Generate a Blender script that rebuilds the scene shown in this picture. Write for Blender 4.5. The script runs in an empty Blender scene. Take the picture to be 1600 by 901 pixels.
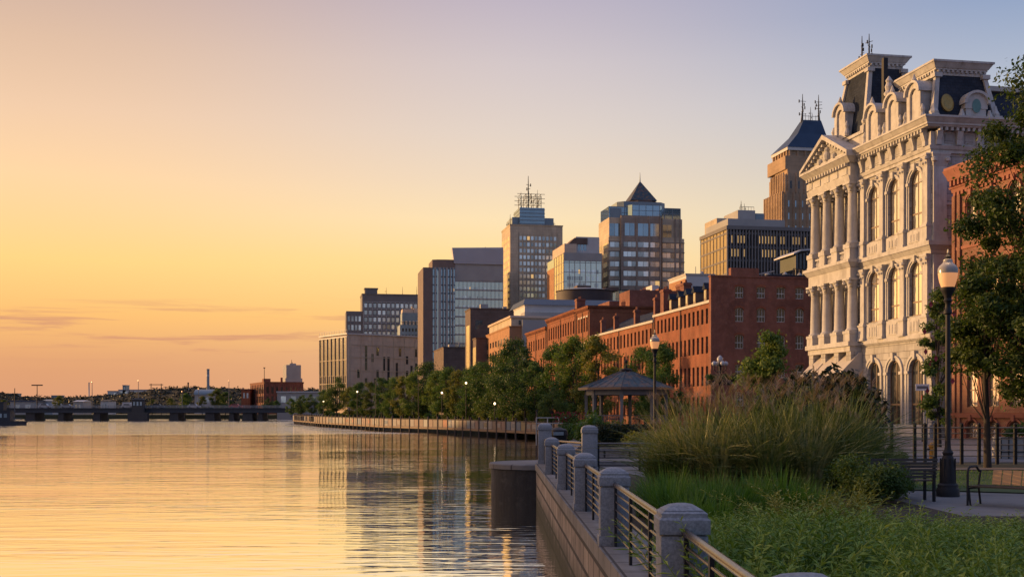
import bpy, bmesh, math, random
from mathutils import Vector, Matrix
from math import sin, cos, pi, radians, sqrt, atan2
random.seed(7)
SC = bpy.context.scene
COL = SC.collection
FPX = 1800.0          # focal length in photo pixels (photo is 1600 wide)
EYE = 3.56            # eye height above the water
HOR = 640.0           # pixel row of the horizon
G = 1.63              # quay and street level above the water
SUN_AZ, SUN_EL = -65.0, 6.0
GLOW_AZ = -75.0       # where the brightest band of the afterglow lies

def X(px, y): return (px - 800.0) / FPX * y
def Z(py, y): return EYE + (HOR - py) / FPX * y

# ------------------------------------------------------------------ mesh builder
class MB:
    def __init__(s): s.v = []; s.f = []
    def add(s, vs, fs, M=None):
        b = len(s.v)
        s.v += [tuple(M @ Vector(p)) for p in vs] if M is not None else [tuple(p) for p in vs]
        s.f += [tuple(i + b for i in f) for f in fs]
        return s
    def quad(s, a, b, c, d): return s.add((a, b, c, d), ((0, 1, 2, 3),))
    def box(s, x0, x1, y0, y1, z0, z1, M=None):
        return s.add([(x0,y0,z0),(x1,y0,z0),(x1,y1,z0),(x0,y1,z0),(x0,y0,z1),(x1,y0,z1),(x1,y1,z1),(x0,y1,z1)],
                     [(0,3,2,1),(4,5,6,7),(0,1,5,4),(1,2,6,5),(2,3,7,6),(3,0,4,7)], M)
    def frust(s, r0, z0, r1, z1):
        (a,b,c,d),(e,f,g,h) = r0, r1
        return s.add([(a,c,z0),(b,c,z0),(b,d,z0),(a,d,z0),(e,g,z1),(f,g,z1),(f,h,z1),(e,h,z1)],
                     [(0,3,2,1),(4,5,6,7),(0,1,5,4),(1,2,6,5),(2,3,7,6),(3,0,4,7)])
    def band(s, r, z0, z1, p0, p1):
        a,b,c,d = r
        return s.frust((a-p0,b+p0,c-p0,d+p0), z0, (a-p1,b+p1,c-p1,d+p1), z1)
    def prism(s, poly, z0, z1, M=None):
        n = len(poly)
        vs = [(x,y,z0) for x,y in poly] + [(x,y,z1) for x,y in poly]
        fs = [tuple(range(n))[::-1], tuple(range(n, 2*n))] + [(i,(i+1)%n,(i+1)%n+n,i+n) for i in range(n)]
        return s.add(vs, fs, M)
    def prismY(s, poly, y0, y1):      # poly in (x,z), extruded along y
        n = len(poly)
        vs = [(x,y0,z) for x,z in poly] + [(x,y1,z) for x,z in poly]
        fs = [tuple(range(n)), tuple(range(n, 2*n))[::-1]] + [(i,i+n,(i+1)%n+n,(i+1)%n) for i in range(n)]
        return s.add(vs, fs)
    def prismX(s, poly, x0, x1):      # poly in (y,z), extruded along x
        n = len(poly)
        vs = [(x0,y,z) for y,z in poly] + [(x1,y,z) for y,z in poly]
        fs = [tuple(range(n)), tuple(range(n, 2*n))[::-1]] + [(i,i+n,(i+1)%n+n,(i+1)%n) for i in range(n)]
        return s.add(vs, fs)
    def tube(s, pts, r, n=8, cap=True):
        pts = [Vector(p) for p in pts]; m = len(pts)
        rs = r if isinstance(r, (list, tuple)) else [r]*m
        vs = []; up = None
        for i, p in enumerate(pts):
            t = (pts[min(i+1,m-1)] - pts[max(i-1,0)]).normalized()
            if up is None: up = Vector((0,0,1)) if abs(t.z) < .9 else Vector((1,0,0))
            a = t.cross(up); a = a.normalized() if a.length > 1e-6 else Vector((1,0,0))
            b = a.cross(t).normalized(); up = b
            for k in range(n):
                q = 2*pi*k/n
                vs.append(p + (a*cos(q) + b*sin(q))*rs[i])
        fs = [(i*n+k, i*n+(k+1)%n, (i+1)*n+(k+1)%n, (i+1)*n+k) for i in range(m-1) for k in range(n)]
        if cap: fs += [tuple(range(n))[::-1], tuple((m-1)*n+k for k in range(n))]
        return s.add(vs, fs)
    def lathe(s, prof, c=(0,0,0), n=16, M=None):
        vs = []; m = len(prof)
        for r, z in prof:
            for k in range(n):
                q = 2*pi*(k+.5)/n
                vs.append((c[0]+r*cos(q), c[1]+r*sin(q), c[2]+z))
        fs = [(i*n+k, i*n+(k+1)%n, (i+1)*n+(k+1)%n, (i+1)*n+k) for i in range(m-1) for k in range(n)]
        fs += [tuple(range(n))[::-1], tuple((m-1)*n+k for k in range(n))]
        return s.add(vs, fs, M)
    def mesh(s, name, mat, smooth=0, dz=0.0):
        me = bpy.data.meshes.new(name)
        v = s.v if not dz else [(a,b,c-dz) for a,b,c in s.v]
        me.from_pydata(v, [], s.f); me.update()
        if mat is not None: me.materials.append(mat)
        if smooth:
            me.polygons.foreach_set('use_smooth', [True]*len(me.polygons))
            me.set_sharp_from_angle(angle=radians(smooth))
        return me
    def build(s, name, mat, parent=None, smooth=0, dz=0.0, loc=None):
        return link(name, s.mesh(name, mat, smooth, dz), parent, loc)

def link(name, data, parent=None, loc=None, rz=0.0, sc=1.0):
    o = bpy.data.objects.new(name, data); COL.objects.link(o)
    if parent is not None: o.parent = parent
    if loc is not None: o.location = loc
    if rz: o.rotation_euler = (0,0,rz)
    if sc != 1.0: o.scale = (sc,sc,sc) if not isinstance(sc, tuple) else sc
    return o
def tag(o, label=None, cat=None, group=None, kind=None):
    if label: o['label'] = label
    if cat: o['category'] = cat
    if group: o['group'] = group
    if kind: o['kind'] = kind
    return o
def thing(name, label, cat, loc=(0,0,0), rz=0.0, group=None):
    return tag(link(name, None, None, loc, rz), label, cat, group)
KIDS = {}
def copy_tree(o, parent=None, loc=None, rz=None, sc=None, label=None):
    c = o.copy(); COL.objects.link(c)
    if parent is not None: c.parent = parent
    if loc is not None: c.location = loc
    if rz is not None: c.rotation_euler = (0,0,rz)
    if sc is not None: c.scale = (sc,sc,sc) if not isinstance(sc, tuple) else sc
    if label: c['label'] = label
    for ch in list(o.children): copy_tree(ch, c)
    return c
ORD = ['first','second','third','fourth','fifth','sixth','seventh','eighth','ninth','tenth','eleventh','twelfth','thirteenth','fourteenth',
       'fifteenth','sixteenth','seventeenth','eighteenth','nineteenth','twentieth','twenty-first','twenty-second','twenty-third','twenty-fourth',
       'twenty-fifth','twenty-sixth','twenty-seventh','twenty-eighth','twenty-ninth','thirtieth','thirty-first','thirty-second','thirty-third',
       'thirty-fourth','thirty-fifth','thirty-sixth','thirty-seventh','thirty-eighth','thirty-ninth','fortieth']

# ------------------------------------------------------------------ materials
def lin(c):
    if isinstance(c, (int, float)): c = (c, c, c)
    return tuple(c[:3]) + (1.0,)
def srgb(r, g, b):
    f = lambda u: ((u/255+.055)/1.055)**2.4 if u > 10 else u/255/12.92
    return (f(r), f(g), f(b))
def nodes(name):
    m = bpy.data.materials.new(name); m.use_nodes = True
    nt = m.node_tree; b = nt.nodes['Principled BSDF']
    return m, nt, b
def N(nt, kind, **kw):
    n = nt.nodes.new(kind)
    for k, v in kw.items():
        if hasattr(n, k): setattr(n, k, v)
        else: n.inputs[k].default_value = v
    return n
def ramp(nt, stops, interp='LINEAR'):
    r = nt.nodes.new('ShaderNodeValToRGB'); r.color_ramp.interpolation = interp
    e = r.color_ramp.elements
    while len(e) < len(stops): e.new(0.5)
    for i, (p, c) in enumerate(stops):
        e[i].position = p; e[i].color = lin(c)
    return r
def mixc(nt, fac, a, b, mode='MIX'):
    m = nt.nodes.new('ShaderNodeMix'); m.data_type = 'RGBA'; m.blend_type = mode
    for i, v in ((0, fac), (6, a), (7, b)):
        if hasattr(v, 'links'): nt.links.new(v, m.inputs[i])
        else: m.inputs[i].default_value = v if i == 0 else lin(v)
    return m.outputs[2]
def mth(nt, op, a, b=0.0, c=0.0):
    m = nt.nodes.new('ShaderNodeMath'); m.operation = op
    for i, v in enumerate((a, b, c)):
        if hasattr(v, 'links'): nt.links.new(v, m.inputs[i])
        else: m.inputs[i].default_value = v
    return m.outputs[0]
def bump(nt, b, h, strength, dist):
    n = nt.nodes.new('ShaderNodeBump'); n.inputs['Strength'].default_value = strength; n.inputs['Distance'].default_value = dist
    nt.links.new(h, n.inputs['Height']); nt.links.new(n.outputs[0], b.inputs['Normal'])
def pbr(name, c1, c2=None, scale=1.0, rough=.8, metal=0.0, spec=.5, bmp=0.0, bscale=None, bdist=.01, detail=4, stretch=(1,1,1), dirt=None, emit=None, estr=0):
    m, nt, b = nodes(name)
    b.inputs['Roughness'].default_value = rough; b.inputs['Metallic'].default_value = metal
    b.inputs['Specular IOR Level'].default_value = spec
    tc = N(nt, 'ShaderNodeTexCoord'); mp = N(nt, 'ShaderNodeMapping'); mp.inputs['Scale'].default_value = stretch
    nt.links.new(tc.outputs['Object'], mp.inputs[0])
    col = None
    if c2 is not None:
        n = N(nt, 'ShaderNodeTexNoise', Scale=scale, Detail=detail, Roughness=.6)
        nt.links.new(mp.outputs[0], n.inputs['Vector'])
        r = ramp(nt, [(.3, c1), (.7, c2)]); nt.links.new(n.outputs[0], r.inputs[0]); col = r.outputs[0]
        if dirt is not None:
            n2 = N(nt, 'ShaderNodeTexNoise', Scale=dirt[1], Detail=5, Roughness=.7)
            nt.links.new(tc.outputs['Object'], n2.inputs['Vector'])
            r2 = ramp(nt, [(.48, (0,0,0)), (.68, (1,1,1))]); nt.links.new(n2.outputs[0], r2.inputs[0])
            col = mixc(nt, mth(nt, 'MULTIPLY', r2.outputs[0], dirt[2]), col, dirt[0])
        nt.links.new(col, b.inputs['Base Color'])
    else: b.inputs['Base Color'].default_value = lin(c1)
    if bmp:
        n = N(nt, 'ShaderNodeTexNoise', Scale=bscale or scale*4, Detail=5, Roughness=.65)
        nt.links.new(mp.outputs[0], n.inputs['Vector']); bump(nt, b, n.outputs[0], bmp, bdist)
    if emit is not None:
        b.inputs['Emission Color'].default_value = lin(emit); b.inputs['Emission Strength'].default_value = estr
    return m
def masonry(name, c1, c2, mortar, bw, bh, ms=.02, rough=.85, noise=.35, bmp=.4, bdist=.02, off=.5, stain=None, var_scale=.35, horiz=False):
    m, nt, b = nodes(name); b.inputs['Roughness'].default_value = rough; b.inputs['Specular IOR Level'].default_value = .3
    tc = N(nt, 'ShaderNodeTexCoord'); sp = N(nt, 'ShaderNodeSeparateXYZ'); nt.links.new(tc.outputs['Object'], sp.inputs[0])
    u = mth(nt, 'ADD', sp.outputs[0], sp.outputs[1]) if not horiz else sp.outputs[0]
    cb = N(nt, 'ShaderNodeCombineXYZ'); nt.links.new(u, cb.inputs[0]); nt.links.new(sp.outputs[2] if not horiz else sp.outputs[1], cb.inputs[1])
    br = N(nt, 'ShaderNodeTexBrick'); br.offset = off
    for k, v in (('Color1', lin(c1)), ('Color2', lin(c2)), ('Mortar', lin(mortar)), ('Scale', 1.0), ('Mortar Size', ms), ('Brick Width', bw), ('Row Height', bh), ('Mortar Smooth', .2), ('Bias', 0.0)):
        br.inputs[k].default_value = v
    nt.links.new(cb.outputs[0], br.inputs['Vector'])
    n = N(nt, 'ShaderNodeTexNoise', Scale=var_scale, Detail=6, Roughness=.65); nt.links.new(tc.outputs['Object'], n.inputs['Vector'])
    r = ramp(nt, [(.3, (1-noise,)*3), (.7, (1+noise,)*3)]); nt.links.new(n.outputs[0], r.inputs[0])
    col = mixc(nt, 1.0, br.outputs['Color'], r.outputs[0], 'MULTIPLY')
    if stain is not None:     # (colour, scale, amount): blotches with a shape of their own
        n2 = N(nt, 'ShaderNodeTexNoise', Scale=stain[1], Detail=6, Roughness=.75); nt.links.new(tc.outputs['Object'], n2.inputs['Vector'])
        r2 = ramp(nt, [(.5, (0,0,0)), (.66, (1,1,1))]); nt.links.new(n2.outputs[0], r2.inputs[0])
        col = mixc(nt, mth(nt, 'MULTIPLY', r2.outputs[0], stain[2]), col, stain[0])
    nt.links.new(col, b.inputs['Base Color'])
    n3 = N(nt, 'ShaderNodeTexNoise', Scale=9.0, Detail=4); nt.links.new(tc.outputs['Object'], n3.inputs['Vector'])
    h = mth(nt, 'ADD', mth(nt, 'MULTIPLY', br.outputs['Fac'], -1.0), mth(nt, 'MULTIPLY', n3.outputs[0], .5))
    bump(nt, b, h, bmp, bdist)
    return m
def glassm(name, c, rough=.06, metal=.75, wob=.15, wscale=.6, var=.25, vs=.4):
    m, nt, b = nodes(name)
    b.inputs['Roughness'].default_value = rough; b.inputs['Metallic'].default_value = metal
    tc = N(nt, 'ShaderNodeTexCoord')
    oi = N(nt, 'ShaderNodeObjectInfo')
    n = N(nt, 'ShaderNodeTexNoise', Scale=vs, Detail=3); nt.links.new(tc.outputs['Object'], n.inputs['Vector'])
    f = mth(nt, 'ADD', mth(nt, 'MULTIPLY', n.outputs[0], .5), mth(nt, 'MULTIPLY', oi.outputs['Random'], .5))
    r = ramp(nt, [(.2, tuple(u*(1-var) for u in c)), (.8, tuple(u*(1+var) for u in c))]); nt.links.new(f, r.inputs[0])
    nt.links.new(r.outputs[0], b.inputs['Base Color'])
    n2 = N(nt, 'ShaderNodeTexNoise', Scale=wscale, Detail=1); nt.links.new(tc.outputs['Object'], n2.inputs['Vector'])
    bump(nt, b, n2.outputs[0], wob, .05)
    return m
def foliage(name, c1, c2, c3, tr=.35, scale=.5):
    m, nt, b = nodes(name)
    b.inputs['Roughness'].default_value = .55; b.inputs['Specular IOR Level'].default_value = .35
    tc = N(nt, 'ShaderNodeTexCoord'); oi = N(nt, 'ShaderNodeObjectInfo')
    n = N(nt, 'ShaderNodeTexNoise', Scale=scale, Detail=5, Roughness=.75); nt.links.new(tc.outputs['Object'], n.inputs['Vector'])
    f = mth(nt, 'ADD', n.outputs[0], mth(nt, 'MULTIPLY_ADD', oi.outputs['Random'], .24, -.12))
    r = ramp(nt, [(.3, c1), (.5, c2), (.7, c3)]); nt.links.new(f, r.inputs[0])
    nt.links.new(r.outputs[0], b.inputs['Base Color'])
    t = N(nt, 'ShaderNodeBsdfTranslucent'); nt.links.new(mixc(nt, 1.0, r.outputs[0], (1.15,1.1,.5), 'MULTIPLY'), t.inputs[0])
    mx = N(nt, 'ShaderNodeMixShader'); mx.inputs[0].default_value = tr
    nt.links.new(b.outputs[0], mx.inputs[1]); nt.links.new(t.outputs[0], mx.inputs[2])
    nt.links.new(mx.outputs[0], nt.nodes['Material Output'].inputs[0])
    return m

M = {}
M['granite']  = masonry('pale_granite', (.46,.445,.42), (.36,.35,.335), (.14,.13,.12), 1.5, .52, .018, noise=.22, bmp=.6, bdist=.03, stain=((.22,.2,.18), .55, .45))
M['gran_tr']  = pbr('granite_trim', (.52,.505,.48), (.42,.405,.385), 1.6, .75, bmp=.12, bscale=14, dirt=((.22,.2,.18), 1.4, .35))
M['quay']     = masonry('quay_granite', (.37,.31,.265), (.25,.21,.18), (.05,.043,.036), 1.0, .44, .045, noise=.3, bmp=.6, bdist=.03, stain=((.07,.066,.055), 1.3, .65))
def tide_line(m, col, z0, z1, amt):      # algae and damp left by the tide
    nt = m.node_tree; b = nt.nodes['Principled BSDF']; src = b.inputs['Base Color'].links[0].from_socket
    ge = N(nt, 'ShaderNodeNewGeometry'); sp = N(nt, 'ShaderNodeSeparateXYZ'); nt.links.new(ge.outputs['Position'], sp.inputs[0])
    n = N(nt, 'ShaderNodeTexNoise', Scale=1.7, Detail=5); nt.links.new(ge.outputs['Position'], n.inputs['Vector'])
    r = N(nt, 'ShaderNodeMapRange'); nt.links.new(mth(nt, 'ADD', sp.outputs[2], mth(nt, 'MULTIPLY_ADD', n.outputs[0], -1.0, .5)), r.inputs[0])
    for i_, v_ in ((1,z0),(2,z1),(3,amt),(4,0.0)): r.inputs[i_].default_value = v_
    nt.links.new(mixc(nt, r.outputs[0], src, col), b.inputs['Base Color'])
def streaks(m, col, amt, sx=1.4, sz=.13, lo=.52, hi=.7):      # rain and soot runs down a wall, or patches of light in its colour
    nt = m.node_tree; b = nt.nodes['Principled BSDF']; src = b.inputs['Base Color'].links[0].from_socket
    tc = N(nt, 'ShaderNodeTexCoord'); mp = N(nt, 'ShaderNodeMapping'); mp.inputs['Scale'].default_value = (sx,sx,sz); nt.links.new(tc.outputs['Object'], mp.inputs[0])
    n = N(nt, 'ShaderNodeTexNoise', Scale=1.0, Detail=6, Roughness=.7); nt.links.new(mp.outputs[0], n.inputs['Vector'])
    r = ramp(nt, [(lo,(0,0,0)),(hi,(1,1,1))]); nt.links.new(n.outputs[0], r.inputs[0])
    nt.links.new(mixc(nt, mth(nt, 'MULTIPLY', r.outputs[0], amt), src, col), b.inputs['Base Color'])
tide_line(M['quay'], (.035,.036,.014), .3, .85, .92)   # algae
M['post']     = pbr('post_granite', (.33,.345,.365), (.16,.17,.185), 38, .8, bmp=.35, bscale=60, bdist=.004, detail=6, dirt=((.12,.115,.105), 3.0, .45))
M['coping']   = masonry('coping_stone', (.24,.225,.21), (.2,.19,.178), (.07,.065,.06), 9.0, .85, .02, noise=.3, off=0.0, horiz=True, stain=((.11,.1,.09), 2.2, .5))
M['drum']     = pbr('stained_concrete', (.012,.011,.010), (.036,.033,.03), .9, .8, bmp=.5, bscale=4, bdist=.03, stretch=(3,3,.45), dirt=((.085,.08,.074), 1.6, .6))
M['brickA']   = masonry('red_brick', (.265,.066,.026), (.20,.048,.022), (.24,.12,.07), .24, .08, .012, noise=.3, bmp=.25, bdist=.01, stain=((.36,.15,.085), .8, .4))
M['brickB']   = masonry('brown_brick', (.24,.075,.045), (.19,.058,.038), (.2,.12,.09), .24, .08, .012, noise=.35, bmp=.25, bdist=.01, stain=((.3,.14,.1), 1.4, .4))
M['brickC']   = masonry('orange_brick', (.29,.082,.034), (.235,.064,.028), (.26,.14,.08), .24, .08, .012, noise=.25, bmp=.25, bdist=.01, stain=((.22,.07,.04), .6, .4))
M['brickR']   = masonry('warm_brick', (.23,.075,.042), (.16,.05,.03), (.32,.22,.16), .24, .085, .014, noise=.35, bmp=.5, bdist=.015, stain=((.14,.05,.034), .9, .5))
M['sandst']   = pbr('red_sandstone', (.3,.115,.075), (.24,.085,.055), 1.5, .8, bmp=.3)
M['tan']      = masonry('tan_stone', (.62,.49,.37), (.55,.43,.33), (.42,.33,.25), 3.0, 1.6, .03, noise=.2, bmp=.2, stain=((.45,.32,.22), .12, .5), var_scale=.12)
M['deco']     = masonry('golden_brown_stone', (.38,.265,.17), (.33,.23,.15), (.24,.17,.11), 2.4, 1.2, .03, noise=.2, bmp=.2, var_scale=.12)
M['tan2']     = masonry('buff_stone', (.54,.45,.32), (.48,.4,.29), (.22,.17,.13), 2.2, 1.1, .02, noise=.2, bmp=.2, var_scale=.15)
M['orange']   = masonry('ochre_brick', (.42,.22,.11), (.36,.18,.09), (.3,.18,.1), .5, .2, .012, noise=.2, bmp=.2)
M['taupe']    = masonry('taupe_stone', (.33,.265,.21), (.28,.225,.18), (.12,.095,.08), 2.2, 1.1, .02, noise=.2, bmp=.2)
M['darkgrey'] = pbr('dark_grey_cladding', (.19,.175,.165), (.15,.14,.135), .3, .8)
M['lilac']    = pbr('lilac_grey_louvre', (.46,.46,.5), (.4,.4,.44), .2, .5, .2)
M['brownst']  = masonry('brown_stone', (.15,.108,.088), (.125,.09,.075), (.085,.06,.05), 1.8, .7, .02, noise=.25, bmp=.2)
M['greyconc'] = pbr('grey_concrete', (.36,.355,.34), (.3,.295,.285), .3, .85, bmp=.2)
M['pinkconc'] = pbr('brown_concrete', (.2,.15,.13), (.15,.115,.1), .2, .85, bmp=.2)
M['bluegrey'] = pbr('blue_grey_metal', (.2,.255,.29), (.16,.21,.24), .4, .45, .3)
M['whitepan'] = pbr('white_panel', (.55,.54,.52), (.45,.44,.43), .4, .6)
M['slate']    = masonry('roof_slate', (.034,.042,.06), (.024,.031,.046), (.02,.022,.028), .35, .22, .012, rough=.85, noise=.35, bmp=.4, bdist=.015, stain=((.06,.066,.08), 1.2, .45)); M['slate'].node_tree.nodes['Principled BSDF'].inputs['Specular IOR Level'].default_value = .12
M['bluemetal']= pbr('blue_seam_roof', (.028,.05,.085), (.02,.036,.062), .3, .4, .4, bmp=.1)
M['darkroof'] = pbr('dark_roof', (.06,.045,.048), (.04,.032,.036), .4, .7)
M['trimw']    = pbr('painted_trim', (.5,.47,.42), (.4,.37,.33), 2.0, .6)
M['framew']   = pbr('window_frame_pale', (.58,.6,.6), (.48,.5,.5), 3, .55)
M['framed']   = pbr('window_frame_dark', (.06,.05,.04), (.04,.034,.03), 3, .5)
M['frameb']   = pbr('window_frame_brown', (.2,.12,.07), (.14,.085,.05), 3, .5)
M['glasso']   = glassm('old_window_glass', (.8,.76,.7), .05, .85, .25, 1.3)
M['glassd']   = glassm('dark_window_glass', (.07,.075,.08), .08, .5, .3, 1.3)
M['glassb']   = glassm('blue_tower_glass', (.32,.43,.48), .07, .8, .12, .25)
M['glassg']   = glassm('green_tower_glass', (.62,.69,.6), .09, .8, .12, .2, .15, .1)
M['glassy']   = glassm('sun_gold_glass', (.9,.76,.36), .22, .35, .1, .2)  # low sun's gold put into the glass colour, for sunward left faces
M['glassp']   = glassm('pale_tower_glass', (.62,.7,.68), .12, .5, .12, .2, .6)
M['interior'] = pbr('dark_interior', (.015,.013,.012), None, rough=.9)
M['iron']     = pbr('black_iron', (.012,.012,.014), (.02,.019,.02), 14, .6, .0, spec=.3, bmp=.15, bscale=40, bdist=.003)
M['ironr']    = pbr('brown_steel_rail', (.2,.155,.13), (.1,.08,.07), 9, .25, .85, bmp=.15, bscale=30, bdist=.002)
M['fencerail']= pbr('fence_rail_steel', (.5,.38,.26), (.36,.28,.2), 9, .35, .6)
M['goldtint'] = glassm('gold_tinted_glass', (.42,.31,.14), .25, .4, .1, .2)
M['wood']     = pbr('bench_slat_wood', (.5,.29,.13), (.4,.22,.1), 3, .5, bmp=.3, bscale=8, stretch=(1,1,10), bdist=.004)
M['woodd']    = pbr('dark_bench_slat', (.035,.03,.026), (.05,.042,.036), 5, .5)
M['pile']     = pbr('pier_timber', (.05,.038,.03), (.085,.065,.05), 4, .8, bmp=.3)
M['deck']     = pbr('deck_timber', (.24,.15,.085), (.17,.11,.065), 3, .75, bmp=.3)
M['asphalt']  = pbr('street_paving', (.19,.19,.195), (.14,.14,.145), .7, .85, bmp=.2, bscale=30, dirt=((.09,.09,.09), .4, .4))
M['pathm']    = pbr('concrete_path', (.2,.19,.18), (.15,.142,.135), 1.2, .85, bmp=.3, bscale=40, bdist=.004, dirt=((.1,.095,.09), .9, .4))
M['soil']     = pbr('bed_soil', (.02,.016,.011), (.035,.027,.018), 3, .95, bmp=.6, bscale=9, bdist=.05)
M['landm']    = pbr('park_ground', (.055,.06,.03), (.04,.045,.024), .6, .95, bmp=.4)
M['lawnm']    = pbr('lawn_turf', (.05,.085,.018), (.035,.06,.014), 2, .95, bmp=.4)
M['bark']     = pbr('bark', (.045,.035,.027), (.025,.02,.016), 6, .9, bmp=.6, bscale=12, bdist=.02, stretch=(1,1,.25))
M['leafA']    = foliage('leaf_green', (.034,.078,.014), (.08,.155,.025), (.17,.225,.036))
M['leafB']    = foliage('leaf_dark', (.026,.06,.014), (.056,.11,.02), (.12,.165,.03))
M['leafC']    = foliage('leaf_yellowing', (.065,.105,.018), (.14,.165,.026), (.25,.225,.034))
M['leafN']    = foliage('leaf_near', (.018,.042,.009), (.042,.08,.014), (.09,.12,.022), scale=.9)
M['needle']   = foliage('evergreen', (.010,.02,.009), (.018,.032,.012), (.03,.045,.015), .15)
M['shrub']    = foliage('feathery_green', (.06,.13,.02), (.18,.29,.045), (.36,.43,.08), .25, 3.0)
M['shrubY']   = foliage('feathery_gold', (.13,.17,.025), (.3,.31,.05), (.42,.34,.08), .25, 3.0)
M['grassT']   = foliage('tall_grass', (.04,.085,.018), (.13,.17,.045), (.38,.35,.16), .25, 4.5)
M['grassG']   = foliage('green_blades', (.045,.12,.016), (.1,.21,.03), (.2,.31,.05), .4, 4)
M['plume']    = foliage('grass_plume', (.2,.15,.1), (.28,.2,.14), (.34,.25,.18), .3, 2)
M['flower']   = pbr('red_flower', (.35,.03,.03), (.25,.02,.04), 8, .6)
M['canvas']   = pbr('awning_canvas', (.5,.45,.39), (.42,.38,.33), 2, .8)
M['greenpt']  = pbr('green_paint', (.012,.075,.05), (.01,.055,.038), 2, .5)
M['signw']    = pbr('sign_white', (.7,.7,.68), None, rough=.5)
M['signr']    = pbr('sign_red', (.45,.03,.03), None, rough=.5)
M['gold']     = pbr('gilt', (.42,.28,.08), (.3,.2,.06), 6, .45, .5)
M['teal']     = pbr('verdigris', (.12,.25,.23), (.09,.19,.18), 3, .5)
M['rooftin']  = pbr('weathered_tin', (.028,.058,.08), (.05,.085,.105), .9, .6, .0, spec=.25, bmp=.15, dirt=((.34,.15,.05), 1.3, .7))
M['paintg']   = pbr('grey_painted_wood', (.16,.165,.17), (.12,.125,.13), 3, .6)
M['shrubL']   = foliage('feathery_light', (.09,.16,.026), (.22,.31,.05), (.34,.42,.08), .25, 3.0)
M['lampgl']   = pbr('lamp_glass_lit', (.5,.38,.25), None, rough=.3, emit=(1.0,.38,.11), estr=.5)
M['lampcap']  = pbr('lamp_glass_cap', (.3,.28,.25), None, rough=.2, spec=.6)
M['bulb']     = pbr('lit_bulb', (.9,.8,.6), None, rough=.3, emit=(1.0,.72,.4), estr=3.5)
M['litwin']   = pbr('lit_window', (.5,.35,.15), None, rough=.2, emit=(1.0,.6,.22), estr=.6)
M['globew']   = pbr('white_globe', (.42,.41,.41), None, rough=.4)
M['hull']     = pbr('dark_hull', (.02,.022,.026), (.03,.03,.034), 2, .5)
M['bridgem']  = pbr('bridge_steel', (.03,.034,.042), (.04,.044,.052), .5, .6, .2)
M['pierm']    = pbr('bridge_pier_stone', (.055,.05,.048), (.075,.068,.062), .5, .85, bmp=.3)
M['farwood']  = foliage('far_woods', (.012,.016,.012), (.02,.024,.015), (.034,.034,.018), .1, .05)
M['farsoil'] = pbr('far_hillside', (.012,.014,.010), (.018,.019,.013), .05, .95, spec=.1)
M['tarp']     = pbr('blue_tarp', (.03,.05,.1), (.025,.04,.08), 3, .5)

for k_ in ('granite', 'gran_tr'): streaks(M[k_], (.17,.155,.14), .6)
for k_ in ('brickA', 'brickC', 'brickR'): streaks(M[k_], (.10,.032,.018), .6, .9, .12); streaks(M[k_], (.36,.17,.09), .45, 1.1, .5, .56, .74)
streaks(M['brickB'], (.09,.04,.03), .6, .8, .2); streaks(M['brickB'], (.32,.17,.13), .4, 2.2, 1.2, .58, .72)
for k_ in ('tan', 'tan2', 'taupe'): streaks(M[k_], (.24,.185,.14), .45, .35, .05)
streaks(M['tan'], (.52,.34,.22), .5, .09, .07, .5, .62)  # broad pinkish patches: light thrown back by the towers, put into the wall colour
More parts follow.
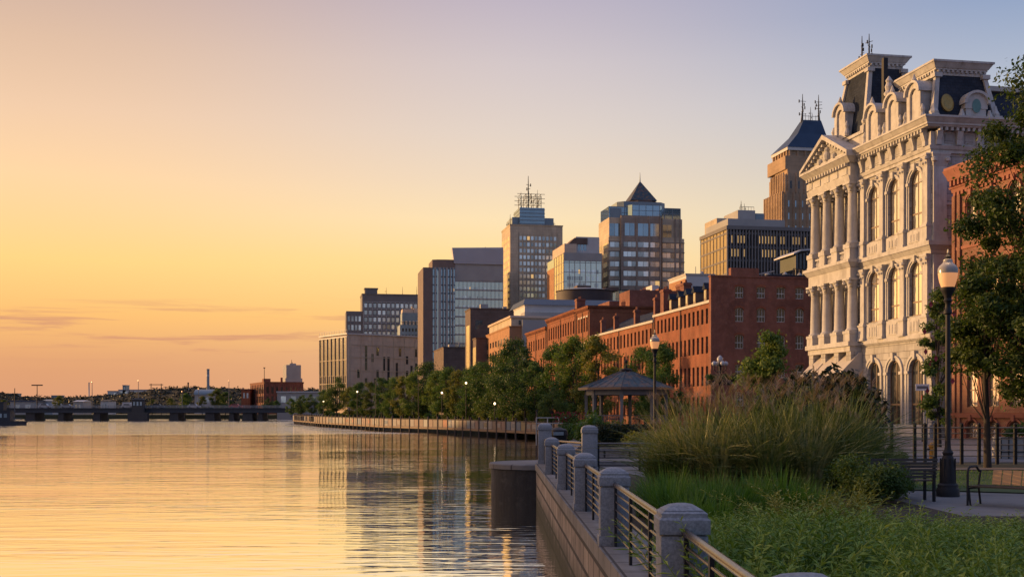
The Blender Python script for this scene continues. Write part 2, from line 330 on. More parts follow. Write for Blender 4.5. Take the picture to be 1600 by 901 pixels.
# ------------------------------------------------------------------ world, sun, camera
def make_world():
    w = bpy.data.worlds.new('World'); SC.world = w; w.use_nodes = True
    nt = w.node_tree; nt.nodes.clear()
    out = N(nt, 'ShaderNodeOutputWorld'); bg = N(nt, 'ShaderNodeBackground'); bg.inputs[1].default_value = .1
    nt.links.new(bg.outputs[0], out.inputs[0])
    tc = N(nt, 'ShaderNodeTexCoord'); sp = N(nt, 'ShaderNodeSeparateXYZ'); nt.links.new(tc.outputs['Generated'], sp.inputs[0])
    x, y, z = sp.outputs
    h = mth(nt, 'SQRT', mth(nt, 'ADD', mth(nt, 'MULTIPLY', x, x), mth(nt, 'ADD', mth(nt, 'MULTIPLY', y, y), 1e-6)))
    e = mth(nt, 'MAXIMUM', mth(nt, 'DIVIDE', z, h), 0.0)
    pos = mth(nt, 'DIVIDE', e, mth(nt, 'ADD', e, .3))
    sx, sy = sin(radians(GLOW_AZ)), cos(radians(GLOW_AZ))
    c = mth(nt, 'DIVIDE', mth(nt, 'ADD', mth(nt, 'MULTIPLY', x, sx), mth(nt, 'MULTIPLY', y, sy)), h)
    P = lambda e: e/(e+.3)
    def rp(stops):
        r = ramp(nt, [(P(a), srgb(*col)) if a < 9 else (1.0, srgb(*col)) for a, col in stops]); nt.links.new(pos, r.inputs[0]); return r.outputs[0]
    A = rp([(0,(213,153,118)),(.032,(219,157,114)),(.046,(226,164,114)),(.078,(248,188,113)),(.122,(255,209,130)),(.19,(252,210,160)),(.245,(238,200,166)),(.3,(222,187,160)),(.36,(202,172,158)),(9,(168,174,212))])
    B = rp([(0,(224,166,124)),(.046,(228,176,130)),(.08,(253,200,124)),(.13,(255,218,150)),(.165,(248,222,178)),(.2,(235,213,188)),(.24,(223,207,195)),(.3,(208,195,196)),(.36,(187,176,190)),(9,(160,172,214))])
    C = rp([(0,(236,190,150)),(.08,(238,205,168)),(.13,(230,210,182)),(.19,(202,199,192)),(.26,(178,186,202)),(.33,(142,160,192)),(.37,(136,155,190)),(9,(150,170,216))])
    D = rp([(0,(158,150,150)),(.06,(156,154,164)),(.22,(122,142,182)),(9,(116,140,200))])
    def mr(v, a, b):
        m = N(nt, 'ShaderNodeMapRange'); m.interpolation_type = 'SMOOTHSTEP'
        nt.links.new(v, m.inputs[0]); m.inputs[1].default_value = a; m.inputs[2].default_value = b; return m.outputs[0]
    col = mixc(nt, mr(c, -.2, .30), C, B)
    col = mixc(nt, mr(mth(nt, 'DIVIDE', y, h), .05, .82), D, col)
    col = mixc(nt, mr(c, .22, .64), col, A)
    # streaks of thin cloud low over the far bank
    cv = N(nt, 'ShaderNodeCombineXYZ'); nt.links.new(mth(nt,'MULTIPLY', mth(nt,'DIVIDE',x,h), 7.0), cv.inputs[0]); nt.links.new(mth(nt,'MULTIPLY', mth(nt,'DIVIDE',y,h), 7.0), cv.inputs[1]); nt.links.new(mth(nt,'MULTIPLY', e, 120.0), cv.inputs[2])
    n = N(nt, 'ShaderNodeTexNoise', Scale=1.0, Detail=5, Roughness=.6, Distortion=.3); nt.links.new(cv.outputs[0], n.inputs['Vector'])
    k = mth(nt, 'MULTIPLY', mr(n.outputs[0], .50, .66), mth(nt, 'MULTIPLY', mr(e, .035, .055), mr(e, .10, .072)))
    k = mth(nt, 'MULTIPLY', k, mr(c, .3, .45))
    col = mixc(nt, mth(nt, 'MULTIPLY', k, .85), col, srgb(208,146,114))
    glow = mth(nt, 'MULTIPLY', mr(c, .62, 1.0), mr(e, .7, .02))
    gl = N(nt, 'ShaderNodeMix'); gl.data_type = 'RGBA'; gl.blend_type = 'ADD'
    nt.links.new(glow, gl.inputs[0]); nt.links.new(col, gl.inputs[6]); gl.inputs[7].default_value = (1.7,.88,.30,1)
    col = gl.outputs[2]
    sky = N(nt, 'ShaderNodeTexSky'); sky.sky_type = 'NISHITA'; sky.sun_disc = False
    sky.sun_elevation = radians(SUN_EL); sky.sun_rotation = radians(SUN_AZ % 360); sky.air_density = 1.2; sky.dust_density = 2.0
    tot = mixc(nt, 1.0, mixc(nt, 1.0, col, (9.85,9.85,9.85), 'MULTIPLY'), mixc(nt, 1.0, sky.outputs[0], (.06,.06,.06), 'MULTIPLY'), 'ADD')
    for n_ in nt.nodes:
        if n_.bl_idname == 'ShaderNodeMix': n_.clamp_result = False; n_.clamp_factor = True
    nt.links.new(tot, bg.inputs[0])
make_world()
sl = bpy.data.lights.new('sun', 'SUN'); sl.energy = 5.0; sl.angle = radians(.5); sl.color = (1.0, .57, .23)
so = bpy.data.objects.new('sun', sl); COL.objects.link(so)
sdir = Vector((sin(radians(SUN_AZ))*cos(radians(SUN_EL)), cos(radians(SUN_AZ))*cos(radians(SUN_EL)), sin(radians(SUN_EL))))
so.rotation_euler = sdir.to_track_quat('Z', 'Y').to_euler(); so.location = (-60, 20, 60)

cam = bpy.data.cameras.new('camera'); co = bpy.data.objects.new('camera', cam); COL.objects.link(co)
cam.sensor_width = 36.0; cam.lens = FPX/1600*36.0; cam.shift_y = (HOR-450.5)/1600
cam.clip_start = .1; cam.clip_end = 20000
co.location = (0, 0, EYE); co.rotation_euler = (radians(90), 0, 0); SC.camera = co
SC.view_settings.view_transform = 'Standard'; SC.view_settings.look = 'None'; SC.view_settings.exposure = .08; SC.view_settings.gamma = 1
SC.cycles.use_denoising = True; SC.cycles.max_bounces = 6; SC.cycles.diffuse_bounces = 3; SC.cycles.glossy_bounces = 4; SC.cycles.transmission_bounces = 4
SC.cycles.caustics_reflective = False; SC.cycles.caustics_refractive = False; SC.cycles.sample_clamp_indirect = 4

# ------------------------------------------------------------------ ground, water, unseen shade hill
def quay_x(y): return 1.507 - .0153*y
SHORE = [(2.12,-40),(quay_x(41.0),41.0),(1.75,47.5),(9.0,128),(6.6,141),(-5.6,174),(-17.2,195),(-37,249),(-53,304),(-66,377),(-80,455),(-420,470),(-3000,560)]
far = [(-3000,9000),(4000,9000),(4000,-40)]
mb = MB(); poly = SHORE + far; n = len(poly)
mb.v = [(x,y,G-.01) for x,y in poly] + [(x,y,-2.0) for x,y in poly]
mb.f = [tuple(range(n))] + [(i,(i+1)%n,(i+1)%n+n,i+n) for i in range(n)]
tag(mb.build('ground', M['landm']), kind='structure')

def water_mat():
    m, nt, b = nodes('river_water')
    b.inputs['Base Color'].default_value = (.030,.028,.022,1); b.inputs['Roughness'].default_value = .035
    b.inputs['IOR'].default_value = 1.75; b.inputs['Metallic'].default_value = 0.0
    tc = N(nt, 'ShaderNodeTexCoord')
    def nz(sc, st, det, dist=.0):
        mp = N(nt, 'ShaderNodeMapping'); mp.inputs['Scale'].default_value = st; nt.links.new(tc.outputs['Object'], mp.inputs[0])
        n = N(nt, 'ShaderNodeTexNoise', Scale=sc, Detail=det, Roughness=.55, Distortion=dist); nt.links.new(mp.outputs[0], n.inputs['Vector']); return n.outputs[0]
    a = nz(1.0, (.20,.9,1), 3, .6); c = nz(1.0, (.7,2.6,1), 2); d = nz(1.0, (.035,.09,1), 2)
    patch = ramp(nt, [(.35,(.35,)*3),(.65,(1,)*3)]); nt.links.new(d, patch.inputs[0])
    h = mth(nt, 'ADD', mth(nt,'MULTIPLY', a, .075), mth(nt,'MULTIPLY', c, .034))
    h = mth(nt, 'MULTIPLY', h, patch.outputs[0])
    # open reach by the bridge is ruffled by wind, the near basin lies calm
    sp = N(nt, 'ShaderNodeSeparateXYZ'); nt.links.new(tc.outputs['Object'], sp.inputs[0])
    wn = N(nt, 'ShaderNodeMapRange'); wn.interpolation_type = 'SMOOTHSTEP'; nt.links.new(mth(nt,'ADD', sp.outputs[1], mth(nt,'MULTIPLY', nz(1.0,(.02,.05,1),3), 26.0)), wn.inputs[0])
    for i_, v_ in ((1,172.0),(2,190.0),(3,1.0),(4,7.0)): wn.inputs[i_].default_value = v_
    h = mth(nt, 'MULTIPLY', h, wn.outputs[0])
    bump(nt, b, h, 1.0, .55)
    gl = N(nt, 'ShaderNodeBsdfGlossy'); gl.inputs['Roughness'].default_value = .035; gl.inputs['Color'].default_value = (1,1,1,1)
    nt.links.new(b.inputs['Normal'].links[0].from_socket, gl.inputs['Normal'])
    mx = N(nt, 'ShaderNodeMixShader'); mx.inputs[0].default_value = .97
    nt.links.new(b.outputs[0], mx.inputs[1]); nt.links.new(gl.outputs[0], mx.inputs[2]); nt.links.new(mx.outputs[0], nt.nodes['Material Output'].inputs[0])
    return m
tag(MB().quad((-3000,-60,0),(3000,-60,0),(3000,5000,0),(-3000,5000,0)).build('water', water_mat()), kind='structure')

def sheet(name, pts, z, mat, kind='structure'):
    mb = MB(); mb.v = [(x,y,z) for x,y in pts]; mb.f = [tuple(range(len(pts)))]
    return tag(mb.build(name, mat), kind=kind)
# unseen hill added left of the view to shade the quay from the low sun
rng = random.Random(3); mb = MB(); ys = [-60 + 9*i for i in range(46)]
def shade_hill_h(y):
    if y < 30: return max(2, 14 + (y+60)*.12)
    if y < 114: return 27.2
    if y < 150: return 26.1
    if y < 174: return 27
    if y < 232: return 31
    return max(2, 31 - (y-232)*.28)
prof = []
for y in ys:
    hgt = shade_hill_h(y) + rng.uniform(-.4, .4)
    prof.append([(-192,y,-1),(-196,y,hgt*.55),(-201+rng.uniform(-1,1),y,hgt),(-225,y,hgt*.9),(-330,y,-1)])
for r in prof: mb.v += r
for i in range(len(ys)-1):
    for k in range(4): mb.f.append((i*5+k, i*5+k+1, i*5+k+6, i*5+k+5))
tag(mb.build('shade_hills', M['farwood']), kind='structure')

sheet('street', [(6,42.6),(70,42.6),(70,79),(30,79),(27.5,96),(22,122),(16,155),(8,200),(2,200),(5,160),(7,120),(7,75)], G, M['asphalt'])
sheet('path', [(2.05,-10),(2.05,41),(2.05,52),(5.2,52),(5.2,39),(5.0,29.2),(8.5,28.0),(13.5,25.6),(24,24.9),(24,20.2),(7.4,20.4),(4.2,30),(2.9,40),(2.6,18),(2.6,-10)], G+.004, M['pathm'])
sheet('planting_bed', [(2.0,-10),(2.05,33),(4.2,33),(5.4,28.6),(8.2,28),(8.2,20.9),(24,20.2),(24,-10)], G+.008, M['soil'])
sheet('lawn', [(8.9,28.2),(13.6,25.9),(30,25.2),(30,33),(16,36.4),(9.2,36.6)], G+.012, M['lawnm'])
sheet('footpath', [(9.0,37.0),(16,36.8),(30,33.4),(30,34.8),(16.3,38.2),(9.0,38.4)], G+.016, pbr('tan_path', (.26,.19,.13), (.2,.15,.1), 1, .9))

# quay wall and coping
q = thing('quay_wall', 'long granite block quay wall with flat coping above the river', 'quay wall', (quay_x(0), 0, 0))
a = atan2(.0153, 1.0); q.rotation_euler = (0,0,a)
L0, L1 = -20.0, 41.0*1.0002
MB().box(0, 1.2, L0, L1, -2, G-.2).build('wall', M['quay'], q)
MB().box(-.05, .72, L0, L1+.04, G-.2, G+.02).build('coping', M['coping'], q)
MB().box(.02, .6, L1+.02, L1+1.0, -2, G-.3).build('end_wall', M['quay'], q)
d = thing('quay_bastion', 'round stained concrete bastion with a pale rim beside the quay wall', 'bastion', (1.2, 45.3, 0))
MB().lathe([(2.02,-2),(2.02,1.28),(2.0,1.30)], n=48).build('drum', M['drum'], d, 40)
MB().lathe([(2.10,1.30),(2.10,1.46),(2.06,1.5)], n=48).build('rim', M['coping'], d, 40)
# far retaining edge behind the end of the quay
e = tag(link('bank_wall', None, None, (0,0,0)), 'low stone bank wall along the cove beyond the bastion', 'bank wall')
MB().prism([(1.6,47.2),(2.3,47.2),(9.5,127.5),(8.8,127.5)], -2, G-.02).build('wall', M['quay'], e)
MB().prism([(1.56,47.1),(2.4,47.1),(9.6,127.6),(8.76,127.6)], G-.02, G+.1).build('coping', M['coping'], e)

# granite posts and steel railings
POSTS = [(1.47,5.75),(1.487,10.1),(1.449,16.4),(1.393,22.0),(1.30,27.8),(1.19,34.4),(1.17,41.0)]
def post_mb(h=1.10, w=.405, cw=.44):
    m = MB(); a = w/2; c = cw/2
    m.box(-a-.02, a+.02, -a-.02, a+.02, 0, .14)
    m.frust((-a,a,-a,a), .14, (-a,a,-a,a), h-.27)
    m.box(-a+.02, a-.02, -a+.02, a-.02, h-.27, h-.255)
    m.box(-c, c, -c, c, h-.255, h-.13); m.frust((-c,c,-c,c), h-.13, (-c+.022,c-.022,-c+.022,c-.022), h-.11); m.box(-c+.022, c-.022, -c+.022, c-.022, h-.11, h-.075); c -= .015
    m.frust((-c,c,-c,c), h-.08, (-c+.03,c-.03,-c+.03,c-.03), h-.058)
    m.frust((-c+.03,c-.03,-c+.03,c-.03), h-.055, (-c+.1,c-.1,-c+.1,c-.1), h-.015)
    m.frust((-c+.1,c-.1,-c+.1,c-.1), h-.015, (-.04,.04,-.04,.04), h)
    return m
def bevel_mesh(me, w=.006, seg=2):
    bm = bmesh.new(); bm.from_mesh(me); bmesh.ops.remove_doubles(bm, verts=bm.verts, dist=1e-5)
    bmesh.ops.bevel(bm, geom=[e for e in bm.edges if e.is_manifold and e.calc_face_angle(0) > .25], offset=w, segments=seg, affect='EDGES', clamp_overlap=True, profile=.6)
    bm.to_mesh(me); bm.free(); me.polygons.foreach_set('use_smooth', [True]*len(me.polygons)); me.set_sharp_from_angle(angle=radians(32)); return me
pm = bevel_mesh(post_mb().mesh('railing_post', M['post'])); pm2 = bevel_mesh(post_mb(1.45,.48,.52).mesh('railing_post', M['post']))
plab = ['granite railing post nearest the camera, only its domed cap showing', 'large granite railing post with domed cap at the near end of the long rail',
        'granite railing post second from the front with full shaft visible', 'granite railing post on the quay, third of the fully visible ones',
        'narrow looking granite railing post fourth along the quay', 'small distant granite post just before the tall end post', 'tallest granite post at the far end of the quay railing']
for i, (x, y) in enumerate(POSTS):
    tag(link('railing_post', pm2 if i == 6 else pm, None, (x, y, G+.015), -.0153), plab[i], 'post', 'granite posts of the quay railing')
tag(link('railing_post', pm2, None, (X(921,36.5), 36.5, G)), 'squat granite post standing inland at the corner of the return railing', 'post', 'granite posts of the quay railing')
def railing(p0, p1, z, label, nst=4, nb=6, grp='steel railings between granite posts', top=.86, gap=.22):
    v = Vector((p1[0]-p0[0], p1[1]-p0[1], 0)); L = v.length; rz = atan2(v.y, v.x)
    t = thing('railing', label, 'railing', (p0[0], p0[1], z), rz, grp)
    MB().tube([(gap-.05,0,top),(L-gap+.05,0,top)], .036, 12).build('top_rail', M['ironr'], t, 60)
    for k in range(nb): MB().tube([(gap-.04,0,top-.115-k*.112),(L-gap+.04,0,top-.115-k*.112)], .014, 8).build('bar', M['ironr'], t, 60)
    for k in range(nst):
        xx = gap+.06 + (L-2*gap-.12)*k/(nst-1)
        MB().box(xx-.035, xx+.035, -.018, .018, -.02, top-.03).build('stanchion', M['iron'], t)
    return t
rl = ['steel railing running out of the frame below the nearest post', 'long bronze toned railing in the foreground between the first two large posts', 'steel railing with lit round top rail before the third post',
      'short looking steel railing in the middle of the quay', 'foreshortened steel railing toward the end of the quay', 'most distant steel railing next to the tall end post']
railing((1.5,1.5), POSTS[0], G+.02, 'railing at the camera side of the nearest granite post')
for i in range(6): railing(POSTS[i], POSTS[i+1], G+.02, rl[i], 4)
railing(POSTS[6], (X(921,36.5),36.5), G, 'steel return railing between the tall end post and the squat inland post', 3)
railing((X(921,36.5),36.5), (9.5,36.0), G, 'steel railing leading inland from the squat post toward the tall grass', 6)
# ------------------------------------------------------------------ building helpers (local x to the right along the side wall, local y away along the water facade)
ROW = radians(10.24)
def wid(Xc, Yc, px, th=ROW):
    k = (px-800)/FPX; return (Xc - k*Yc)/(k*sin(th) - cos(th))
def dep(Xc, Yc, px, th=ROW):
    k = (px-800)/FPX; return (Xc - k*Yc)/(k*cos(th) + sin(th))
def arch_pts(a0, a1, z0, z1, rise, n=10):
    """outline from bottom left up over the arch to bottom right"""
    c = (a0+a1)/2; hw = (a1-a0)/2
    if rise <= 0: return [(a0,z0),(a0,z1),(a1,z1),(a1,z0)]
    zs = z1-rise
    return [(a0,z0)] + [(c-hw*cos(pi*k/n), zs+rise*sin(pi*k/n)) for k in range(n+1)] + [(a1,z0)]
def wall(mb, face, plane, a0, a1, z0, z1, holes=(), dp=.25, n=10):
    """holes: (a0,a1,z0,z1,rise). face 'L' looks to -x, 'F' looks to -y"""
    P = (lambda a, z, d=0: (plane+d, a, z)) if face == 'L' else (lambda a, z, d=0: (a, plane+d, z))
    A = sorted({a0, a1} | {v for h in holes for v in h[:2]}); Zs = sorted({z0, z1} | {v for h in holes for v in h[2:4]})
    for i in range(len(A)-1):
        am = (A[i]+A[i+1])/2; col = [h for h in holes if h[0] < am < h[1]]
        j = 0
        while j < len(Zs)-1:
            zm = (Zs[j]+Zs[j+1])/2
            if any(h[2] < zm < h[3] for h in col): j += 1; continue
            k = j
            while k+1 < len(Zs)-1 and not any(h[2] < (Zs[k+1]+Zs[k+2])/2 < h[3] for h in col): k += 1
            mb.quad(P(A[i],Zs[j]), P(A[i+1],Zs[j]), P(A[i+1],Zs[k+1]), P(A[i],Zs[k+1])); j = k+1
    for h in holes:
        pts = arch_pts(*h, n=n)
        for i in range(len(pts)-1):
            p, q = pts[i], pts[i+1]; mb.quad(P(*p), P(*q), P(q[0],q[1],dp), P(p[0],p[1],dp))
        mb.quad(P(h[0],h[2]), P(h[1],h[2]), P(h[1],h[2],dp), P(h[0],h[2],dp))
        if h[4] > 0:
            arc = pts[1:-1]; m = len(arc)//2; zs = h[3]
            mb.add([P(h[0],zs)] + [P(*p) for p in arc[:m+1]], [(0,i,i+1) for i in range(1, m+1)])
            mb.add([P(h[1],zs)] + [P(*p) for p in arc[m:]], [(0,i,i+1) for i in range(1, len(arc)-m)])
_wc = {}
def win_meshes(w, h, rise, nx, ny, fw, fm, gm, sill=0.0, ring=0.0, ringm=None):
    key = (round(w,3), round(h,3), round(rise,3), nx, ny, fw, fm, gm, sill, ring, ringm)
    if key in _wc: return _wc[key]
    o = arch_pts(-w/2, w/2, 0, h, rise); i = arch_pts(-w/2+fw, w/2-fw, fw, h-fw, max(0, rise-fw*.8) if rise > 0 else 0)
    m = MB()
    k = len(o)
    for d0, d1 in ((0, .06),):
        for s in range(k):
            t = (s+1) % k
            m.quad((o[s][0],d0,o[s][1]), (o[t][0],d0,o[t][1]), (i[t][0],d0,i[t][1]), (i[s][0],d0,i[s][1]))
            m.quad((i[s][0],d0,i[s][1]), (i[t][0],d0,i[t][1]), (i[t][0],d1,i[t][1]), (i[s][0],d1,i[s][1]))
    bw = fw*.32
    for c in range(1, nx):
        xx = -w/2 + w*c/nx; u = abs(xx)/(w/2); top = h-rise+rise*sqrt(max(0,1-u*u)) if rise > 0 else h
        m.box(xx-bw, xx+bw, .012, .05, fw*.6, top-fw*.6)
    for r in range(1, ny):
        zz = (h-rise if rise > 0 else h)*r/ny if not (rise > 0 and r == ny-1 and ny > 2) else h-rise
        b2 = bw*1.9 if r == ny//2 else bw
        m.box(-w/2+fw*.6, w/2-fw*.6, .010, .055, zz-b2, zz+b2)
    if sill > 0: m.box(-w/2-.08, w/2+.08, -sill, .02, -.12, 0.0)
    fr = m.mesh('window', M[fm])
    g = MB(); g.add([(p[0],.04,p[1]) for p in i], [tuple(range(len(i)))]); gl = g.mesh('pane', M[gm])
    rg = None
    if ring > 0:
        g = MB(); a = arch_pts(-w/2-.02, w/2+.02, 0, h+.02, rise+.02 if rise > 0 else 0, 14); b = arch_pts(-w/2-ring, w/2+ring, 0, h+ring, rise+ring if rise > 0 else 0, 14)
        for dd, t0, t1 in ((.05, 0.0, .5), (.12, .5, 1.0)):
            L = lambda p, q, t: (p[0]+(q[0]-p[0])*t, p[1]+(q[1]-p[1])*t)
            for s in range(len(a)-1):
                p0, p1, q0, q1 = L(a[s],b[s],t0), L(a[s+1],b[s+1],t0), L(a[s],b[s],t1), L(a[s+1],b[s+1],t1)
                for (u, v, du, dv) in ((p0,p1,-dd,-dd),):
                    g.quad((p0[0],-dd,p0[1]), (p1[0],-dd,p1[1]), (q1[0],-dd,q1[1]), (q0[0],-dd,q0[1]))
                g.quad((p0[0],.2,p0[1]), (p1[0],.2,p1[1]), (p1[0],-dd,p1[1]), (p0[0],-dd,p0[1]))
                g.quad((q0[0],.2,q0[1]), (q1[0],.2,q1[1]), (q1[0],-dd,q1[1]), (q0[0],-dd,q0[1]))
        kz = h+.02
        g.frust((-.13,.13,-.22,.0), kz-.02, (-.2,.2,-.26,.0), kz+ring+.16)
        if rise > 0:
            for sx in (-1, 1): g.box(sx*(w/2+ring/2)-ring*.62, sx*(w/2+ring/2)+ring*.62, -.17, 0, h-rise-.12, h-rise+.1)
        rg = g.mesh('surround', M[ringm])
    _wc[key] = (fr, gl, rg); return _wc[key]
_ring = 0
def put_window(parent, face, plane, ac, zb, ms, dz, name='window', dp=.18):
    fr, gl, rg = ms; rz = 0.0 if face == 'F' else -pi/2
    loc = (ac, plane+dp, zb-dz) if face == 'F' else (plane+dp, ac, zb-dz)
    o = link(name, fr, parent, loc, rz); link('pane', gl, o)
    if rg is not None: link('surround', rg, o, (0,-dp,0))
    return o
class Bld:
    def __init__(s, name, label, cat, Xc, Yc, th=ROW, base=G, group=None):
        s.t = thing(name, label, cat, (Xc,Yc,base), th, group); s.b = base; s.X = Xc; s.Y = Yc; s.th = th
    def part(s, name, mb, mat, smooth=0, parent=None): return mb.build(name, M[mat], parent or s.t, smooth, s.b)
    def w(s, px): return wid(s.X, s.Y, px, s.th)
    def d(s, px): return dep(s.X, s.Y, px, s.th)
    def z(s, py, Y=None): return Z(py, Y or s.Y)
    def wat(s, px, y):     # local x that shows at photo column px, y behind the front
        return wid(s.X - sin(s.th)*y, s.Y + cos(s.th)*y, px, s.th)
    def ax(s, px, face):   # position along a face for a photo column
        return s.w(px) if face == 'F' else s.d(px)
    def shell(s, name, mat, W, D, z0, z1, holesL=(), holesF=(), x0=0, y0=0, roof=True, dp=.25):
        m = MB()
        wall(m, 'L', x0, y0, y0+D, z0, z1, holesL, dp); wall(m, 'F', y0, x0, x0+W, z0, z1, holesF, dp)
        m.quad((x0+W,y0,z0),(x0+W,y0+D,z0),(x0+W,y0+D,z1),(x0+W,y0,z1)); m.quad((x0,y0+D,z0),(x0+W,y0+D,z0),(x0+W,y0+D,z1),(x0,y0+D,z1))
        if roof: m.quad((x0,y0,z1),(x0+W,y0,z1),(x0+W,y0+D,z1),(x0,y0+D,z1))
        return s.part(name, m, mat)
    def panes(s, cells, mat='glassp', name='window', d=.02, limit=100):
        """cells: (face, plane, a0, a1, z0, z1); each one a window of its own; the rest beyond the limit as one part"""
        cells = sorted(cells, key=lambda c: -(c[3]-c[2])*(c[5]-c[4])*(1 if c[0] == 'F' else .35)-c[5]*1e-3)
        cache = {}
        rest = MB()
        for i, (f, p, a0, a1, z0, z1) in enumerate(cells):
            w, h = a1-a0, z1-z0
            if i < limit:
                k = (round(w,2), round(h,2), mat)
                if k not in cache: cache[k] = MB().box(-w/2, w/2, 0, .06, 0, h).mesh(name, M[mat])
                if mat == 'glassp' and w < 3 and (i*37+len(cells)) % 61 == 0:
                    if (k,1) not in cache: cache[(k,1)] = MB().box(-w/2, w/2, 0, .06, 0, h).mesh(name, M['litwin'])
                    me_ = cache[(k,1)]
                else: me_ = cache[k]
                link(name, me_, s.t, ((a0+a1)/2, p-d, z0-s.b) if f == 'F' else (p-d, (a0+a1)/2, z0-s.b), 0 if f == 'F' else -pi/2)
            else:
                if f == 'F': rest.box(a0, a1, p-d, p+.04, z0, z1)
                else: rest.box(p-d, p+.04, a0, a1, z0, z1)
        if rest.v: tag(s.part(name, rest, mat), kind='stuff')
def grid_cells(face, plane, a0, a1, n, aw, z0, z1, m, ah, skip=None, rng=None):
    out = []; ps = (a1-a0)/n; pz = (z1-z0)/m
    for i in range(n):
        for j in range(m):
            if skip and rng.random() < skip: continue
            ac = a0+ps*(i+.5); zc = z0+pz*(j+.5); out.append((face, plane, ac-ps*aw/2, ac+ps*aw/2, zc-pz*ah/2, zc+pz*ah/2))
    return out
def lattice(mb, face, plane, a0, a1, n, z0, z1, m, t=.12, pr=.12):
    for i in range(n+1):
        a = a0+(a1-a0)*i/n
        mb.box(a-t/2, a+t/2, plane-pr, plane, z0, z1) if face == 'F' else mb.box(plane-pr, plane, a-t/2, a+t/2, z0, z1)
    for j in range(m+1):
        z = z0+(z1-z0)*j/m
        mb.box(a0, a1, plane-pr*.8, plane, z-t/2, z+t/2) if face == 'F' else mb.box(plane-pr*.8, plane, a0, a1, z-t/2, z+t/2)
def mast(parent, name, x, y, z0, z1, r=.1, arms=0, mat='iron', base=G):
    m = MB().tube([(x,y,z0),(x,y,z0+(z1-z0)*.6),(x,y,z1)], [r, r*.8, r*.35], 6)
    rg = random.Random(int(x*97+y*31))
    for k in range(arms):
        zz = z0+(z1-z0)*(.25+.6*k/max(1,arms)); q = rg.uniform(0, pi)
        m.tube([(x-cos(q)*r*5,y-sin(q)*r*5,zz),(x+cos(q)*r*5,y+sin(q)*r*5,zz)], r*.35, 5)
        m.box(x+cos(q)*r*5-r*.6, x+cos(q)*r*5+r*.6, y-r*.5, y+r*.5, zz-r*2, zz+r*2)
    return m.build(name, M[mat], parent, 0, base)

# ------------------------------------------------------------------ brick warehouse row
KL = 44.1
def on_line(px): Yy = KL*1800/((px-800)+.1806*1800); return KL-.1806*Yy, Yy
def row_block(name, label, pxn, pxf, eave, mat, rows, pitch, W, cornice='flat', frame='framed', rise=0.0, ww=.78, sidewins=(), z_side=None, first=.9, lint=None):
    x, y = on_line(pxn); _, y2 = on_line(pxf)
    b = Bld(name, label, 'brick building', x, y, ROW, G, 'brick warehouses along the waterfront')
    D = (y2-y)*1.0162-.03
    nc = max(1, int((D-.6)/pitch)); off = (D-nc*pitch)/2
    holes = []; 
    for (z0, z1) in rows:
        for c in range(nc):
            a = off+pitch*(c+.5); holes.append((a-ww/2, a+ww/2, z0, z1, rise))
    hf = [(a-w/2, a+w/2, z0, z1, r) for a, w, z0, z1, r in sidewins]
    b.shell('wall', mat, W, D, G-.05, eave, holes, hf if z_side is None else [])
    b.D = D
    for h in holes: put_window(b.t, 'L', 0, (h[0]+h[1])/2, h[2], win_meshes(ww, round(h[3]-h[2],2), rise, 2, 2, .05, frame, 'glasso', .05), b.b, dp=.16)
    if lint:
        m = MB()
        for h in holes: m.box(-.05, .1, h[0]-.12, h[1]+.12, h[3]+.01, h[3]+.26)
        b.part('lintel', m, lint)
    m = MB()
    if cornice == 'flat':
        m.band((0,W,0,D), eave-.95, eave-.6, .06, .10); m.band((0,W,0,D), eave-.25, eave+.06, .28, .42)
        k = 0.2
        while k < D-.2: m.box(-.26, 0, k, k+.22, eave-.62, eave-.26); k += .55
    else: m.box(-.22, .1, -.02, D, eave-.28, eave+.02)
    b.part('cornice', m, 'trimw' if cornice != 'flat' else mat)
    m = MB()
    for k in (0.35, D*.5, D-.35): m.tube([(-.1,k,G+.2),(-.1,k,eave-.3)], .06, 6)
    b.part('downpipe', m, 'framed')
    return b
def gable_roof(b, D, W, eave, ridge, xr=5.0, mat='slate'):
    m = MB(); e = eave+.03
    m.prismY([(.25,e),(xr,ridge),(W*.9,ridge),(W,e)], .02, D-.02); return b.part('roof', m, mat)
def chimney(b, x, y, z0, z1, w=1.0, d=1.6, mat='brickB'):
    m = MB().box(x-w/2, x+w/2, y-d/2, y+d/2, z0, z1); m.box(x-w/2-.08, x+w/2+.08, y-d/2-.08, y+d/2+.08, z1-.35, z1-.12)
    for k in (-.3, .3): m.lathe([(.14,z1),(.12,z1+.4)], (x, y+d*k, 0), 8)
    return b.part('chimney', m, mat)
def dormer(b, y, z, w=1.2, h=1.5, x0=.5, dl=2.4, rmat='slate'):
    m = MB().box(x0, x0+dl, y-w/2, y+w/2, z, z+h); o = b.part('dormer', m, 'frameb')
    r = MB().prismX([(y-w/2-.15,z+h),(y,z+h+.75),(y+w/2+.15,z+h)], x0-.2, x0+dl); link('roof', r.mesh('roof', M[rmat], 0, b.b), o)
    p = MB().box(x0-.03, x0+.02, y-w*.32, y+w*.32, z+.25, z+h-.1); link('pane', p.mesh('pane', M['glasso'], 0, b.b), o)
    return o

